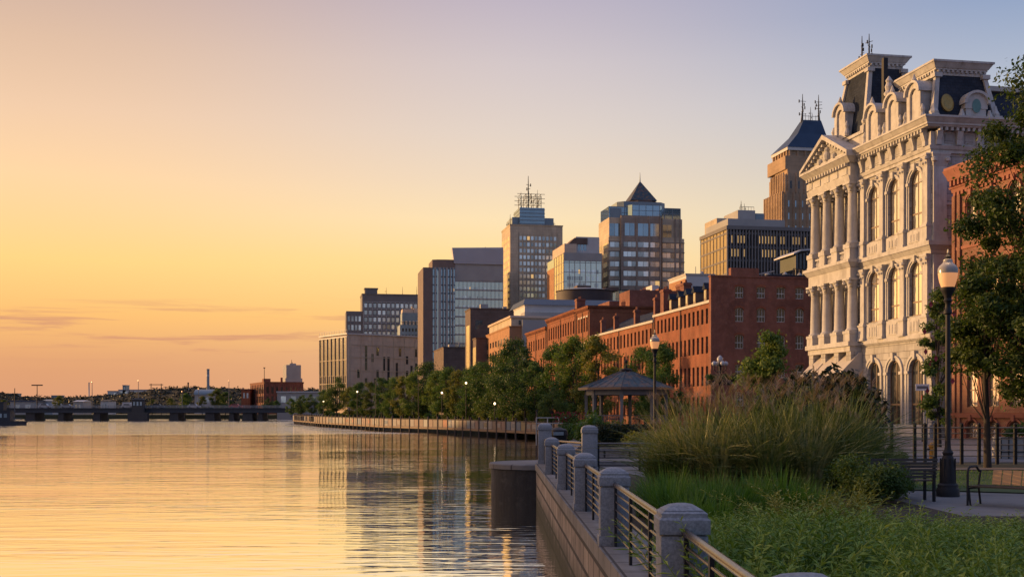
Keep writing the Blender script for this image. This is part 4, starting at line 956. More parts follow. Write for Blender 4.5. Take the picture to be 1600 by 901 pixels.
def glass_offices():
    b = Bld('glass_office_tower', 'grey green glass office tower with vertical fins and a louvred screen on its roof', 'office tower', *corner(676,430))
    x1 = b.w(711); x2 = b.w(786); zt = b.z(419); zs = b.z(384); zg = b.z(411)
    wl = -b.w(661)
    stone_box(b, 'pier', 'pinkconc', -wl, 0, -.4, 20, G, b.z(418))
    m = MB().box(0, x1, 0, 20, G, zt); b.part('glazing', m, 'glassb')
    pm_ = MB(); pts = [(0,1),(x1*.25,.1),(x1*.6,-.3),(x1,-.2),(x1,14),(0,14)]; pm_.prism(pts, zt, b.z(405)); b.part('penthouse', pm_, 'pinkconc')
    m = MB()
    for k, w in ((.12,.5),(.3,1.0),(.47,.4),(.62,.7),(.78,.35),(.9,.35)): m.box(x1*k-w/2, x1*k+w/2, -1.1, 0, G+12, zt+.3)
    b.part('fin', m, 'greyconc')
    stone_box(b, 'fin', 'glassg', x1*.2, x1*.27, -.9, -.1, G+12, zt-1)
    m = MB()
    for k in range(16): m.box(0, x1, -.25, 0, G+8+k*3.1, G+8.5+k*3.1)
    b.part('floor_band', m, 'bluegrey')
    m = MB().box(x1, x2, .2, 24, G, zg); b.part('glazing', m, 'glassg')
    m = MB(); nf = 15; H = (zg-6.4-G)/nf
    for k in range(nf+1): m.box(x1, x2, -.02, .2, G+k*H-.28, G+k*H+.28)
    m.box(x1, x2, -.1, .3, zg-6.2, zg+.2)
    for k in range(13): m.box(x1+(x2-x1)*k/12-.06, x1+(x2-x1)*k/12+.06, -.02, .2, G, zg)
    b.part('floor_band', m, 'greyconc')
    m = MB(); m.add([(x1-.4,-.6,zg),(x2,-.6,zg),(x2,-.6,zs),(x1-1.2,-.6,zs-.6),(x1-.4,3,zg),(x2,3,zg),(x2,3,zs),(x1-1.2,3,zs-.6)], [(0,1,2,3),(4,7,6,5),(0,3,7,4),(3,2,6,7),(1,5,6,2)])
    b.part('roof_screen', m, 'lilac')
    m = MB()
    for k in range(22): m.box(x1-.6, x2, -.68, -.58, zg+.4+k*(zs-zg-1)/22, zg+.52+k*(zs-zg-1)/22)
    m.box(x1+(x2-x1)*.62, x1+(x2-x1)*.63, -.72, -.58, zg, zs); b.part('louvre', m, 'lilac')
    b.panes(grid_cells('F', .2, x1+.8, x2-6, 20, .62, zg-28, zg-7.5, 6, .34, .25, rg), 'glassp', d=.06)
    cells = grid_cells('F', 0, x1*.68, x1*.97, 4, .75, G+22, zt-4, 11, .4, .15, rg); b.panes(cells, 'glassp', 'blind')
glass_offices()
def antenna_tower():
    b = Bld('buff_antenna_tower', 'buff office tower with rows of small square windows and a blue crown of antennas', 'office tower', *corner(797,450))
    W = b.w(879); D = b.d(784); zt = b.z(350)
    stone_box(b, 'wall', 'tan2', 0, W, 0, D, G, zt)
    sp = W/13.8
    cells = [('F', 0, 2.8*sp+k*sp-sp*.32, 2.8*sp+k*sp+sp*.32, zt-4.6-j*2.48-1.45, zt-4.6-j*2.48) for k in range(10) for j in range(17)]
    b.panes(cells, 'glassp', d=.05)
    cells = [('L', 0, D*.14+k*D*.18-.9, D*.14+k*D*.18+.9, zt-4.6-j*2.48-1.5, zt-4.6-j*2.48) for k in range(5) for j in range(17)]
    m = MB()
    for f, p, a0, a1, z0, z1 in cells: m.box(-.05, .04, a0, a1, z0, z1)
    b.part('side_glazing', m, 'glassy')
    m = MB(); m.band((0,W,0,D), zt-.6, zt, .05, .25); 
    for k in range(11): m.box(2.3*sp+k*sp-.12, 2.3*sp+k*sp+.12, -.18, 0, G+8, zt-3.2)
    m.box(0, 2.1*sp, -.25, 0, G, zt-3); b.part('pilaster', m, 'tan2')
    u0, u1 = b.wat(812,2), b.wat(851,2); v0, v1 = max(.4, b.wat(795,3)), b.wat(865,3)
    stone_box(b, 'crown', 'bluegrey', v0+1.0, v1, 3, D-3, zt, b.z(337)); stone_box(b, 'crown', 'glassb', u0, u1, 2, D-4, zt, b.z(322))
    m = MB()
    for k in range(5): m.box(u0-.1, u1+.1, 1.85, D-3.9, zt+.5+k*1.4, zt+.8+k*1.4)
    b.part('crown_band', m, 'bluegrey')
    za = b.z(322); m = MB()
    for i in range(5):
        for j in range(2):
            xx = u0+1+(u1-u0-2)*i/4; yy = 4+j*6; m.tube([(xx,yy,za),(xx,yy,b.z(298+abs(i-2)*2))], .13, 5)
    for z_ in (b.z(313), b.z(306), b.z(299)):
        for yy in (4, 10): m.tube([(u0-.6,yy,z_),(u1+.5,yy,z_)], .1, 5)
        for i in range(5): m.tube([(u0+1+(u1-u0-2)*i/4,4,z_),(u0+1+(u1-u0-2)*i/4,10,z_)], .1, 5)
    for i in range(4): m.tube([(u0+1+(u1-u0-2)*i/4,4,za),(u0+1+(u1-u0-2)*(i+1)/4,4,b.z(299))], .07, 4)
    b.part('antenna_frame', m, 'framed')
    mast(b.t, 'antenna', (u0+u1)/2-.6, 7, za, b.z(268), .28, 5)
    for px, top in ((800,332),(797,345),(843,292),(817,296),(862,336),(869,342)): mast(b.t, 'antenna', b.w(px), 4, zt if not 812 < px < 851 else za, b.z(top), .14, 2)
antenna_tower()
def gold_glass():
    b = Bld('gold_lit_glass_building', 'glass building with a glowing yellow left face between the two tallest towers', 'office building', *corner(881,385))
    W = b.w(940); D = b.d(855); zt = b.z(395)
    stone_box(b, 'glazing', 'glassg', .1, W, 0, D, G, zt); 
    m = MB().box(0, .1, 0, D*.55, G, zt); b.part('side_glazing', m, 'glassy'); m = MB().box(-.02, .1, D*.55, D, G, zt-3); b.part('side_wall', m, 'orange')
    m = MB(); lattice(m, 'F', 0, 0, W, 7, zt-19, zt, 6, .16, .15); lattice(m, 'L', 0, 0, D*.55, 4, zt-19, zt, 6, .16, .15); m.box(0, W, -.3, .2, zt-2.6, zt+.1); b.part('mullion', m, 'greyconc')
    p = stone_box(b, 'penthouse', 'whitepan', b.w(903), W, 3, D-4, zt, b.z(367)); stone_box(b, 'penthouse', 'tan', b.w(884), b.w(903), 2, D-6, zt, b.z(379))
    m = MB(); m.prismY([(b.w(891),b.z(379)),(b.w(901),b.z(369)),(b.w(921),b.z(369)),(b.w(921),b.z(379))], 2.6, 10); b.part('roof', m, 'brownst')
    b.panes(grid_cells('F', 3, b.w(906), b.w(920), 3, .8, zt+1.2, zt+3.6, 1, .9), 'glassb')
    b.panes(grid_cells('F', 0, 1, W-1, 14, .8, zt-14, zt-5, 4, .6, .35, rg), 'glassp', 'blind', d=.03)
gold_glass()
def pyramid_tower():
    b = Bld('pyramid_roof_tower', 'stepped brown and glass tower topped by a small grey pyramid with a spire', 'office tower', *corner(951,400))
    W = b.w(1069); D = b.d(932); z1 = b.z(370); z2 = b.z(339)
    cx = W*.44
    stone_box(b, 'wall', 'tan2', 0, W, 0, D, G, z1); stone_box(b, 'wall', 'tan2', .3, W-.6, .4, D-2, z1, z2)
    c0, c1 = b.w(969), b.w(1031); m = MB()
    m.box(c0, c1, -1.2, .2, G, z2+.6); b.part('centre_bay', m, 'taupe')
    fl = 3.36; cells = []; grp = [(953,968,0),(972.5,992,-1.2),(995,1012,-1.2),(1014,1030,-1.2),(1035,1054,0),(1056,1061,0),(1064,1075,0)]
    for j in range(8):
        zb = b.z(385.5)-j*fl
        for p0, p1, pl in grp:
            a0, a1 = b.w(p0), min(b.w(p1), W-.3)
            if a1-a0 < .4: continue
            nn = max(1, round((a1-a0)/1.7))
            for k in range(nn): cells.append(('F', pl, a0+(a1-a0)*k/nn+.06, a0+(a1-a0)*(k+1)/nn-.06, zb-.0, zb+1.75))
    b.panes(cells, 'glassp', d=.05)
    cells = []
    for p0, p1, pl in ((952,970,.4),(974.5,990,-1.2),(995,1028,-1.2),(1036,1050,.4),(1063.5,1071,.4)):
        a0, a1 = b.w(p0), min(b.w(p1), W-.9); nn = max(1, round((a1-a0)/2.0))
        for k in range(nn): cells.append(('F', pl, a0+(a1-a0)*k/nn+.06, a0+(a1-a0)*(k+1)/nn-.06, b.z(368), b.z(348.5)))
    b.panes(cells, 'glassb', 'tall_window', d=.05)
    m = MB()
    for j in range(9): m.box(-.06, .1, D*.1, D*.42, b.z(385.5)-j*fl, b.z(385.5)-j*fl+1.7); m.box(-.06, .1, D*.55, D*.9, b.z(385.5)-j*fl, b.z(385.5)-j*fl+1.7)
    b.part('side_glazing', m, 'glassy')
    m = MB()
    for j in range(9): m.box(-.14, W+.1, -.2, 0, b.z(383)-j*fl+1.2, b.z(383)-j*fl+1.55); m.box(c0-.05, c1+.05, -1.35, -1.2, b.z(383)-j*fl+1.2, b.z(383)-j*fl+1.55)
    for px in (970,993.5,1013,1030): m.box(b.w(px)-.3, b.w(px)+.3, -1.5, -1.2, G, z2+.5)
    for px in (1055,1062.5): m.box(b.w(px)-.25, min(W, b.w(px)+.25), -.3, 0, G, z2)
    b.part('spandrel', m, 'taupe')
    m = MB().box(b.w(1031), b.w(1033.5), -1.0, .1, G, z2); b.part('slot', m, 'glassd')
    stone_box(b, 'setback', 'glassb', max(.5,b.wat(947,2)), b.wat(1063,2), 2.0, D-4, z2, b.z(321)); stone_box(b, 'setback', 'bluegrey', b.wat(954,1.7), b.wat(971,1.7), 1.7, 3, z2, b.z(323)); 
    q0, q1 = b.w(982), b.w(1035); m = MB(); n8 = lambda x0, x1, y0, y1, c: [(x0+c,y0),(x1-c,y0),(x1,y0+c),(x1,y1-c),(x1-c,y1),(x0+c,y1),(x0,y1-c),(x0,y0+c)]
    m.prism(n8(q0,q1,-.6,12,1.2), z2+.5, b.z(319)); b.part('setback', m, 'glassb')
    r0, r1 = b.wat(965,4), b.wat(1040,4); m = MB(); m.prism(n8(r0,r1,3,15,2), b.z(321), b.z(311)); b.part('setback', m, 'bluegrey')
    m = MB(); pc = (b.wat(1000,9), 9); m.lathe([(5.9,b.z(311)),(5.9,b.z(307.5))], (pc[0],pc[1],0), 8); b.part('cornice', m, 'brownst')
    hw = (b.w(1024)-b.w(982))/2; m = MB(); zb, za = b.z(307.5), b.z(275)
    m.frust((pc[0]-hw,pc[0]+hw,pc[1]-hw,pc[1]+hw), zb, (pc[0]-.3,pc[0]+.3,pc[1]-.3,pc[1]+.3), za); b.part('pyramid_roof', m, 'rooftin')
    m = MB().tube([(pc[0],pc[1],za-1),(pc[0],pc[1],za+.6),(pc[0],pc[1],b.z(259))], [.5,.2,.05], 8); b.part('spire', m, 'bluegrey')
    m = MB(); lattice(m, 'F', 2.0, max(.5,b.wat(947,2)), b.wat(1063,2), 9, z2, b.z(321), 2, .2, .15); lattice(m, 'F', -.6, q0+1.2, q1-1.2, 4, z2+.5, b.z(319), 2, .15, .12); b.part('mullion', m, 'bluegrey')
pyramid_tower()
def fin_slab():
    b = Bld('finned_office_slab', 'low wide office slab with pale vertical fins, dark glass and a gold tinted left side', 'office building', *corner(1136,280))
    W = b.w(1262)+6; D = b.d(1095); zt = b.z(352.5)
    stone_box(b, 'glazing', 'glassd', 0.1, W, 0.1, D, G, zt); m = MB().box(0, .1, .1, D, G, zt-.8); b.part('side_wall', m, 'goldtint')
    m = MB(); n = 34
    for k in range(n+1): m.box(W*k/n-.16, W*k/n+.16, -.5, .1, G, zt-1.0)
    b.part('fin', m, 'darkgrey')
    m = MB()
    for k in range(9): m.box(0, W, -.12, .1, zt-2.0-k*3.3, zt-1.5-k*3.3); m.box(-.1, 0, 0, D, zt-2.0-k*3.3, zt-1.6-k*3.3)
    m.box(-.3, W+.1, -.55, D+.2, zt-.9, zt)
    for k in range(9): m.box(-.12, 0, D*k/8-.1, D*k/8+.1, G, zt-1)
    b.part('floor_band', m, 'darkgrey')
    stone_box(b, 'penthouse', 'greyconc', .6, b.w(1229), 1.0, D-2, zt, b.z(340))
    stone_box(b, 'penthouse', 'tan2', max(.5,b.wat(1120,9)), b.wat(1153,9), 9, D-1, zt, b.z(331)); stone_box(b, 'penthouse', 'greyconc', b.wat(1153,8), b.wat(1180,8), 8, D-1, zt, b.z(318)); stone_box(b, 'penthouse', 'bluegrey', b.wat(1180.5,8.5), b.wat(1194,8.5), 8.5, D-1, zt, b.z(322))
    m = MB(); m.tube([(b.wat(1156,8.4),8.4,b.z(318)+.9),(b.wat(1178,8.4),8.4,b.z(318)+.9)], .06, 5)
    for k in range(6): m.tube([(b.wat(1156+k*4.4,8.4),8.4,b.z(318)),(b.wat(1156+k*4.4,8.4),8.4,b.z(318)+.9)], .05, 5)
    b.part('roof_rail', m, 'framed'); mast(b.t, 'antenna', b.wat(1158,9), 9, b.z(318), b.z(302), .1, 2); mast(b.t, 'antenna', b.wat(1163,9), 9, b.z(318), b.z(306), .08, 1)
    cells = []
    for j in range(8):
        for k in range(n):
            if rg.random() < (.5 if j in (0,1,3) else .12): cells.append(('F', .1, W*k/n+.25, W*(k+1)/n-.25, zt-3.9-j*3.3-.2, zt-2.3-j*3.3))
    b.panes(cells, 'litwin', 'lit_window', d=.03, limit=70)
fin_slab()
def deco_tower():
    b = Bld('art_deco_tower', 'tan stepped art deco tower with a steep dark blue roof and twin antennas', 'tower', *corner(1224,340))
    W = 22; D = b.d(1194); z1, z2, z3, z4 = b.z(292), b.z(272), b.z(262), b.z(232)
    stone_box(b, 'wall', 'deco', 0, W, 0, D, G, z1-2); stone_box(b, 'wall', 'deco', .8, W-.8, .6, D-2, z1-2, z2); stone_box(b, 'wall', 'deco', 1.8, W-2, 1.2, D-4, z2, z3)
    ux = b.wat(1238,2); stone_box(b, 'wall', 'deco', ux-1.2, ux+12.5, 2, 13, z3, z4); stone_box(b, 'wall', 'deco', ux-2.4, ux+13, 1.6, 15, z3, z3+4)
    m = MB()
    for k in range(12):
        for (y0, dd, zz0, zz1) in ((0,D,G,z1-1.2),): m.box(-.35, 0, D*(k+.5)/12-.3, D*(k+.5)/12+.3, zz0, zz1)
    for k in range(10): m.box(W*(k+.5)/10-.3, W*(k+.5)/10+.3, -.3, 0, G, z1-1.4)
    for k in range(8): m.box(.45, .8, 1.2+(D-4)*k/8, 1.8+(D-4)*k/8, z1-2, z2+.8); m.box(1.6+(W-4)*k/7, 2.2+(W-4)*k/7, .3, .6, z1-2, z2+.7)
    for k in range(6): m.box(ux-1.6, ux-1.2, 2.4+k*2, 3.0+k*2, z3, z4); m.box(ux-1+k*2.4, ux-.4+k*2.4, 1.65, 2, z3, z4)
    b.part('buttress', m, 'deco')
    b.panes(grid_cells('F', 0, .4, W, 10, .36, z1-40, z1-3, 10, .5) + [], 'glassb', d=.03)
    m = MB()
    for f, p, a0, a1, z0_, z1_ in grid_cells('L', 0, 0, D, 12, .42, z1-44, z1-3, 13, .55): m.box(-.04, .04, a0, a1, z0_, z1_)
    b.part('side_window', m, 'glassd')
    m = MB()
    for f, p, a0, a1, z0_, z1_ in grid_cells('F', .6, 1.2, W-1, 8, .4, z1-1, z2-1, 1, .6)+grid_cells('F', 2, ux-.8, ux+12, 6, .42, z3+4.6, z4-1, 2, .6): m.box(a0, a1, p-.04, p+.04, z0_, z1_)
    b.part('upper_window', m, 'glassd')
    r0 = (ux-1.8, ux+13, 1.4, 13.6); zt = b.z(177); zc = 0
    a0, a1 = b.wat(1253,7.5), b.wat(1280,7.5)
    m = MB(); m.box(r0[0], r0[1], r0[2], r0[3], z4, z4+.9); b.part('eave', m, 'whitepan')
    m = MB(); mid = (r0[0]+(a0-r0[0])*.62, r0[1]+(a1-r0[1])*.62, r0[2]+2.8, r0[3]-2.8)
    m.frust((r0[0]-.1,r0[1]+.1,r0[2]-.1,r0[3]+.1), z4+.9, mid, z4+(zt-z4)*.55); m.frust(mid, z4+(zt-z4)*.55, (a0,a1,6.2,9), zt); b.part('roof', m, 'bluemetal')
    m = MB()
    for xx in (a0, a1): m.lathe([(.5,0),(.25,1.6),(.08,3.2)], (xx, 7.5, zt-.6), 6)
    for k in range(6): m.tube([(a0+(a1-a0)*k/5,7.5,zt),(a0+(a1-a0)*k/5,7.5,zt+1.8+.5*(k%2))], .07, 4)
    m.tube([(a0,7.5,zt+1.5),(a1,7.5,zt+1.5)], .07, 4); b.part('roof_crest', m, 'framed')
    mast(b.t, 'antenna', a0+.2, 7.5, zt, b.z(134), .22, 5); mast(b.t, 'antenna', a1-.2, 7.5, zt, b.z(134), .22, 5); mast(b.t, 'antenna', (a0+a1)/2, 7.5, zt, b.z(154), .12, 2)
deco_tower()
# middle ground blocks
def simple_block(name, label, cat, px0, px1, Y, top, mat, pxl=None, cells=None, cmat='glassd', wname='window', D=None):
    b = Bld(name, label, cat, *corner(px0, Y)); W = b.w(px1); D = D or (b.d(pxl) if pxl else 12); zt = b.z(top)
    b.shell('wall', mat, W, D, G, zt); b.W, b.D, b.zt = W, D, zt
    m = MB(); m.band((0,W,0,D), zt-.02, zt+.3, .08, .2); b.part('parapet', m, mat)
    if cells: b.panes(cells(b), cmat, wname)
    return b
b = simple_block('ochre_brick_block', 'ochre brick block with its sunlit left facade above the promenade trees', 'building', 796, 862, 255, 511, 'orange', 760)
b.panes(grid_cells('L', 0, .6, b.D-.6, 8, .5, 6, b.zt-1.5, 6, .55), 'glassd')
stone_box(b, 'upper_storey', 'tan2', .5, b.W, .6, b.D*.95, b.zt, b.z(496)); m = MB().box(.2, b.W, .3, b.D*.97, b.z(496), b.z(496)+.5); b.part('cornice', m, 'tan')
b.panes(grid_cells('F', .6, 2, b.w(850), 7, .6, b.zt+.4, b.z(498), 1, .7), 'glassd')
stone_box(b, 'side_bay', 'greyconc', b.w(815), b.W, -1.2, 0, G, b.z(500))
b = simple_block('dark_brown_block', 'plain dark brown block with a narrow tall side window left of the ochre block', 'building', 735, 815, 300, 483, 'brownst', 727)
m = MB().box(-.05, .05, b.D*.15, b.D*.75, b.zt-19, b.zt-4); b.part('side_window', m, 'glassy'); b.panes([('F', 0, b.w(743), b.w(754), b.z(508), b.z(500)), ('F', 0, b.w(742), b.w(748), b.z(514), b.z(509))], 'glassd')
m = MB(); m.box(3, 5, 2, 4, b.zt, b.zt+1.6); m.box(9, 10, 2, 3, b.zt, b.zt+1.0); b.part('vent', m, 'greyconc')
b = simple_block('brown_annex', 'small brown annex with a bright strip of window before the dark block', 'building', 744, 762, 285, 529, 'brownst', 739)
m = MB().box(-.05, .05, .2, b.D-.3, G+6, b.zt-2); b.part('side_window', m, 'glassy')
b = simple_block('brown_service_block', 'low blank brown service block at the foot of the glass office tower', 'building', 693, 730, 360, 543, 'brownst', 678)
m = MB(); m.box(2, 4, 2, 5, b.zt, b.zt+1.2); m.box(5, 5.4, 1, 1.4, b.zt, b.zt+1.8); b.part('vent', m, 'greyconc')
b = simple_block('blue_roof_building', 'building with a low dark blue metal roof above pale walls behind the brick row', 'building', 820, 900, 265, 478, 'whitepan', 812, D=14)
b.panes(grid_cells('F', 0, .8, b.W-.4, 14, .55, b.zt-4.5, b.zt-1.0, 1, .85), 'glassp')
m = MB(); m.frust((-.5,b.w(975),-.6,18), b.zt+.3, (.6,b.w(973),3.0,18), b.z(465)); b.part('roof', m, 'bluemetal')
stone_box(b, 'lower_wing', 'greyconc', -1.0, b.W+10, -5, -.2, G, b.z(490))
b = Bld('round_roof_hall', 'dark drum shaped hall with a shallow pale domed roof behind the brick row', 'building', *corner(925,300))
m = MB(); R_ = 45*300/1800; m.lathe([(R_,G),(R_,b.z(452)),(R_+.3,b.z(451)),(R_+.2,b.z(450.5))], (0,8,0), 40); b.part('wall', m, 'darkroof', 40)
m = MB(); m.lathe([(R_+.2,b.z(450.5)),(R_*.6,b.z(447)),(R_*.2,b.z(445.2)),(.1,b.z(445))], (0,8,0), 40); b.part('roof', m, 'greyconc', 40)
stone_box(b, 'plant_room', 'brownst', -2.5, 1.2, 6, 10, b.z(447), b.z(442)); stone_box(b, 'plant_room', 'brownst', 5, 8.6, 5, 10, b.z(450), b.z(445))
b = simple_block('white_rooftop_block', 'small white flat roofed block just left of the dark brick wall', 'building', 1072, 1116, 190, 430, 'whitepan', 1058, D=9)
stone_box(b, 'side_panel', 'orange', -.06, 0, .2, 8.8, b.zt-3, b.zt-.5); m = MB(); m.tube([(2,1,b.zt),(2,1,b.zt+1.6)], .06, 5); m.lathe([(.3,0),(.3,.8),(.1,1)], (3.4,2,b.zt), 8); b.part('vent', m, 'greyconc')
b = simple_block('glazed_link_block', 'low pale blue glazed block below the pyramid tower', 'building', 962, 1008, 330, 454, 'glassb', 955, D=9)
m = MB(); lattice(m, 'F', 0, 0, b.W, 8, b.zt-9, b.zt, 4, .14, .12); b.part('mullion', m, 'bluegrey')
b = simple_block('white_stair_block', 'narrow white stair block among the brick chimneys', 'building', 1018, 1064, 215, 458, 'whitepan', 1012, D=8)
stone_box(b, 'stair_head', 'whitepan', .2, b.w(1030), .3, 5, b.zt, b.z(445)); stone_box(b, 'plant_room', 'brickB', b.w(1024), b.w(1040), -2, 2, b.zt-3, b.z(452)); stone_box(b, 'plant_room', 'brickB', b.w(1040), b.w(1062), -2.4, 2, b.zt-3, b.z(460))
b = Bld('brick_rooftop_range', 'plain brick range with a flat roof and stack rising behind the lower warehouse', 'brick building', *corner(952,205))
b.shell('wall', 'brickB', b.w(1045), 8, G, b.z(470)); chimney(b, b.w(1012), 2, b.z(470), b.z(450), 1.6, 1.6); chimney(b, b.w(988), 2, b.z(470), b.z(462), 1.2, 1.2); stone_box(b, 'roof_box', 'brickB', b.w(1020), b.w(1045), .5, 6, b.z(470), b.z(461))
b = Bld('curved_roof_pavilion', 'small rooftop pavilion with a pale curved canopy beside the custom house', 'building', *corner(1240,150))
b.shell('wall', 'brownst', 8, 8, G, b.z(432)); m = MB(); pts = [(b.w(1238),b.z(396)),(b.w(1250),b.z(390)),(b.w(1272),b.z(388)),(b.w(1272),b.z(390)),(b.w(1250),b.z(392.5)),(b.w(1238),b.z(398))]; m.prismY(pts, -.5, 6); b.part('canopy', m, 'whitepan')
stone_box(b, 'glazing', 'glassd', .3, 4, .2, 5, b.z(420), b.z(396)); m = MB()
for k in range(7): m.box(.3+k*.5, .36+k*.5, 0, .2, b.z(432), b.z(395))
for k in range(9): m.tube([(-.2+k*.4,-.3,b.z(432)),(-.2+k*.4,-.3,b.z(420))], .04, 4)
m.tube([(-.2,-.3,b.z(420)),(3.2,-.3,b.z(420))], .05, 5); b.part('rail', m, 'framed')
m = MB()
for k in range(7): m.lathe([(.25,0),(.28,.5),(.2,.9),(.32,1.0),(.05,1.3)], (W_A*.42+k*1.9, 2.2+.4*(k%2), 17.6), 8)
m.tube([(W_A*.3,.2,18.0),(W_A*.55,.2,18.7)], .07, 5); A.part('roof_vent', m, 'greyconc')
# ------------------------------------------------------------------ far bank, bridge, boat
rng = random.Random(21)
YB = 377.0
br = thing('road_bridge', 'long low dark road bridge on stone piers crossing the river', 'bridge', (X(450,YB), YB, 0))
LX = 190.0
m = MB(); m.box(-LX, 4, 0, 9, Z(644.5,YB), Z(637.5,YB)); m.box(-LX, 4, -.5, 9.5, Z(638.6,YB), Z(637,YB)); m.build('deck', M['bridgem'], br)
m = MB()
for k in range(96): m.box(-LX+k*2.02, -LX+k*2.02+.14, -.4, -.3, Z(637,YB), Z(633.2,YB))
for z_ in (633.2, 634.6, 636): m.box(-LX, 4, -.42, -.28, Z(z_,YB)-.07, Z(z_,YB)+.07)
m.build('railing', M['greyconc'], br)
for px, w in ((46,14),(94,8),(150,10),(271,13),(327,14),(361,7),(386,15),(406,7)):
    xx = X(px,YB)-X(450,YB); hw = w/2*YB/1800
    m = MB(); m.box(xx-hw, xx+hw, .5, 8.5, -2, Z(644.5,YB)); m.frust((xx-hw-.3,xx+hw+.3,.1,9), -2, (xx-hw-.2,xx+hw+.2,.2,8.9), .6); m.build('pier', M['pierm'], br)
m = MB(); xx = X(218,YB)-X(450,YB); m.box(xx-3.2, xx+3.2, -2.2, 0, -2, 2.8); m.box(xx-1.9, xx+1.9, -2.0, -.3, 2.8, Z(624,YB)); m.frust((xx-2.1,xx+2.1,-2.2,-.1), Z(624,YB), (xx-1.2,xx+1.2,-1.6,-.6), Z(621.5,YB)); tw = m.build('bridge_house', M['pierm'], br)
m = MB(); 
for k in (-1, .0, 1): m.box(xx+k*1.1-.3, xx+k*1.1+.3, -2.06, -1.95, 5.0, 6.2)
link('pane', m.mesh('pane', M['glassp']), tw)
lampl = ['bridge lamp left of the bridge house', 'bridge lamp at the middle of the right bridge half', 'bridge lamp nearest the brick mill', 'slender bridge lamp by the far trees', 'bridge lamp above the left piers']
for i, (px, top) in enumerate(((210,595),(279,612),(353,595),(305,608),(137,597))):
    t = thing('bridge_lamp', lampl[i], 'lamp post', (X(px,YB), YB+4, Z(637,YB)), 0, 'lamp posts on the bridge')
    H = Z(top,YB)-Z(637,YB); MB().tube([(0,0,0),(0,0,H)], [.14,.08], 6).build('pole', M['paintg'], t); MB().lathe([(.1,0),(.2,.12),(.16,.4),(.05,.5)], (0,0,H), 8).build('lantern', M['lampgl'], t)
def small_car(label, px, mat, Yo=3.0, van=False):
    t = thing('car', label, 'car', (X(px,YB), YB+Yo, Z(637.4,YB)), 0, 'cars crossing the bridge')
    m = MB(); m.prismY([(-2.1,.35),(2.1,.35),(2.15,.75),(1.9,.95),(-2.1,1.0)], -.85, .85); m.prismY([(-1.7,.98),(1.3 if van else 1.0,.95),(.9 if van else .5,1.95 if van else 1.45),(-1.6 if van else -1.2,1.95 if van else 1.45)], -.78, .78); m.build('body', mat, t)
    m = MB(); m.prismY([(-1.3,1.05),(.85,1.05),(.45,1.38),(-1.05,1.38)], -.8, .8); m.build('window', M['glassd'], t)
    for sx in (-1.3, 1.3): MB().lathe([(.34,-.9),(.34,.9)], (0,0,0), 12, Matrix.Translation((sx,0,.34)) @ Matrix.Rotation(radians(90),4,'X')).build('wheel', M['iron'], t)
for lb, px, mt, v_ in (('white car at the middle of the right bridge half',300,'whitepan',0),('pale van left of the bridge house',196,'whitepan',1),('red car near the mill end of the bridge',366,'signr',0),('grey car above the second bridge pier',101,'greyconc',0),('dark car right of the bridge house',243,'hull',0),('white car above the far left pier',66,'whitepan',0)): small_car(lb, px, M[mt], -.0+2.5, bool(v_))
# gantry and T poles
for name, label, px, top, Yp, arm in (('mast_pole', 'tall T shaped floodlight mast above the left end of the bridge', 58, 601, 420, 2.0), ('mast_pole', 'thin plain mast at the far left over the boat', 23, 606, 410, 0), ('mast_pole', 'flag mast above the brick mill roof', 413, 574, 520, .4)):
    t = thing(name, label, 'mast', (X(px,Yp), Yp, G)); H = Z(top,Yp)-G
    MB().tube([(0,0,0),(0,0,H)], [.22,.12], 6).build('pole', M['iron'], t)
    if arm: MB().box(-arm, arm, -.2, .2, H-.3, H+.1).build('arm', M['iron'], t)
t = thing('catenary_gantry', 'two post gantry frame rising behind the bridge', 'gantry', (X(244,430), 430, G))
H = Z(599,430)-G
for s in (-1, 1): MB().tube([(s*1.9,0,0),(s*1.9,0,H)], .14, 6).build('post', M['iron'], t)
MB().box(-2.6, 2.6, -.1, .1, H-.5, H-.25).build('beam', M['iron'], t)
def chimney_stack(label, px, top, Yp, wpx, mat):
    t = thing('chimney_stack', label, 'chimney', (X(px,Yp), Yp, 0)); r = wpx/2*Yp/1800
    MB().lathe([(r*1.15,0),(r,Z(top,Yp)*.7),(r*.92,Z(top,Yp)-1),(r*1.05,Z(top,Yp)-.9),(r*1.05,Z(top,Yp))], n=12).build('shaft', M[mat], t, 40); 
    MB().lathe([(r*1.02,Z(top+9,Yp)),(r*1.02,Z(top+12,Yp))], n=12).build('band', M['whitepan'], t); return t
chimney_stack('tall pale industrial chimney with dark bands on the far hill', 325, 576, 800, 4.5, 'greyconc'); chimney_stack('short dark chimney on the far treeline left of the tall one', 294, 597, 850, 2.4, 'brownst')
chimney_stack('thin pale chimney far off above the bridge centre', 139, 597, 900, 2, 'whitepan')
def far_house(name, label, px, py0, py1, Yp, wpx, mat, rmat, roof='flat'):
    b = Bld(name, label, 'building', X(px-wpx/2,Yp), Yp, 0.0); W = wpx*Yp/1800; zt = Z(py0,Yp)
    b.shell('wall', mat, W, 10, 0, zt); m = MB()
    if roof == 'gable': m.prismX([(-.5,zt),(5,zt+W*.16),(10.5,zt)], -.3, W+.3)
    elif roof == 'barrel': m.prismX([(5-5.3*cos(pi*k/10), zt+2.6*sin(pi*k/10)) for k in range(11)], -.3, W+.3)
    else: m.box(-.3, W+.3, -.3, 10.3, zt, zt+.5)
    b.part('roof', m, rmat)
    b.panes(grid_cells('F', 0, .5, W-.5, max(2,int(W/4)), .5, max(G+1,zt-4.5), zt-.6, 1, .6), 'glassp', limit=8); return b
far_house('waterside_shed', 'long pale blue roofed shed behind the left bridge span', 35, 627, 640, 470, 38, 'greyconc', 'tarp'); far_house('waterside_shed', 'small bluish white shed behind the second bridge pier', 74, 626, 640, 480, 16, 'whitepan', 'bluegrey', 'gable')
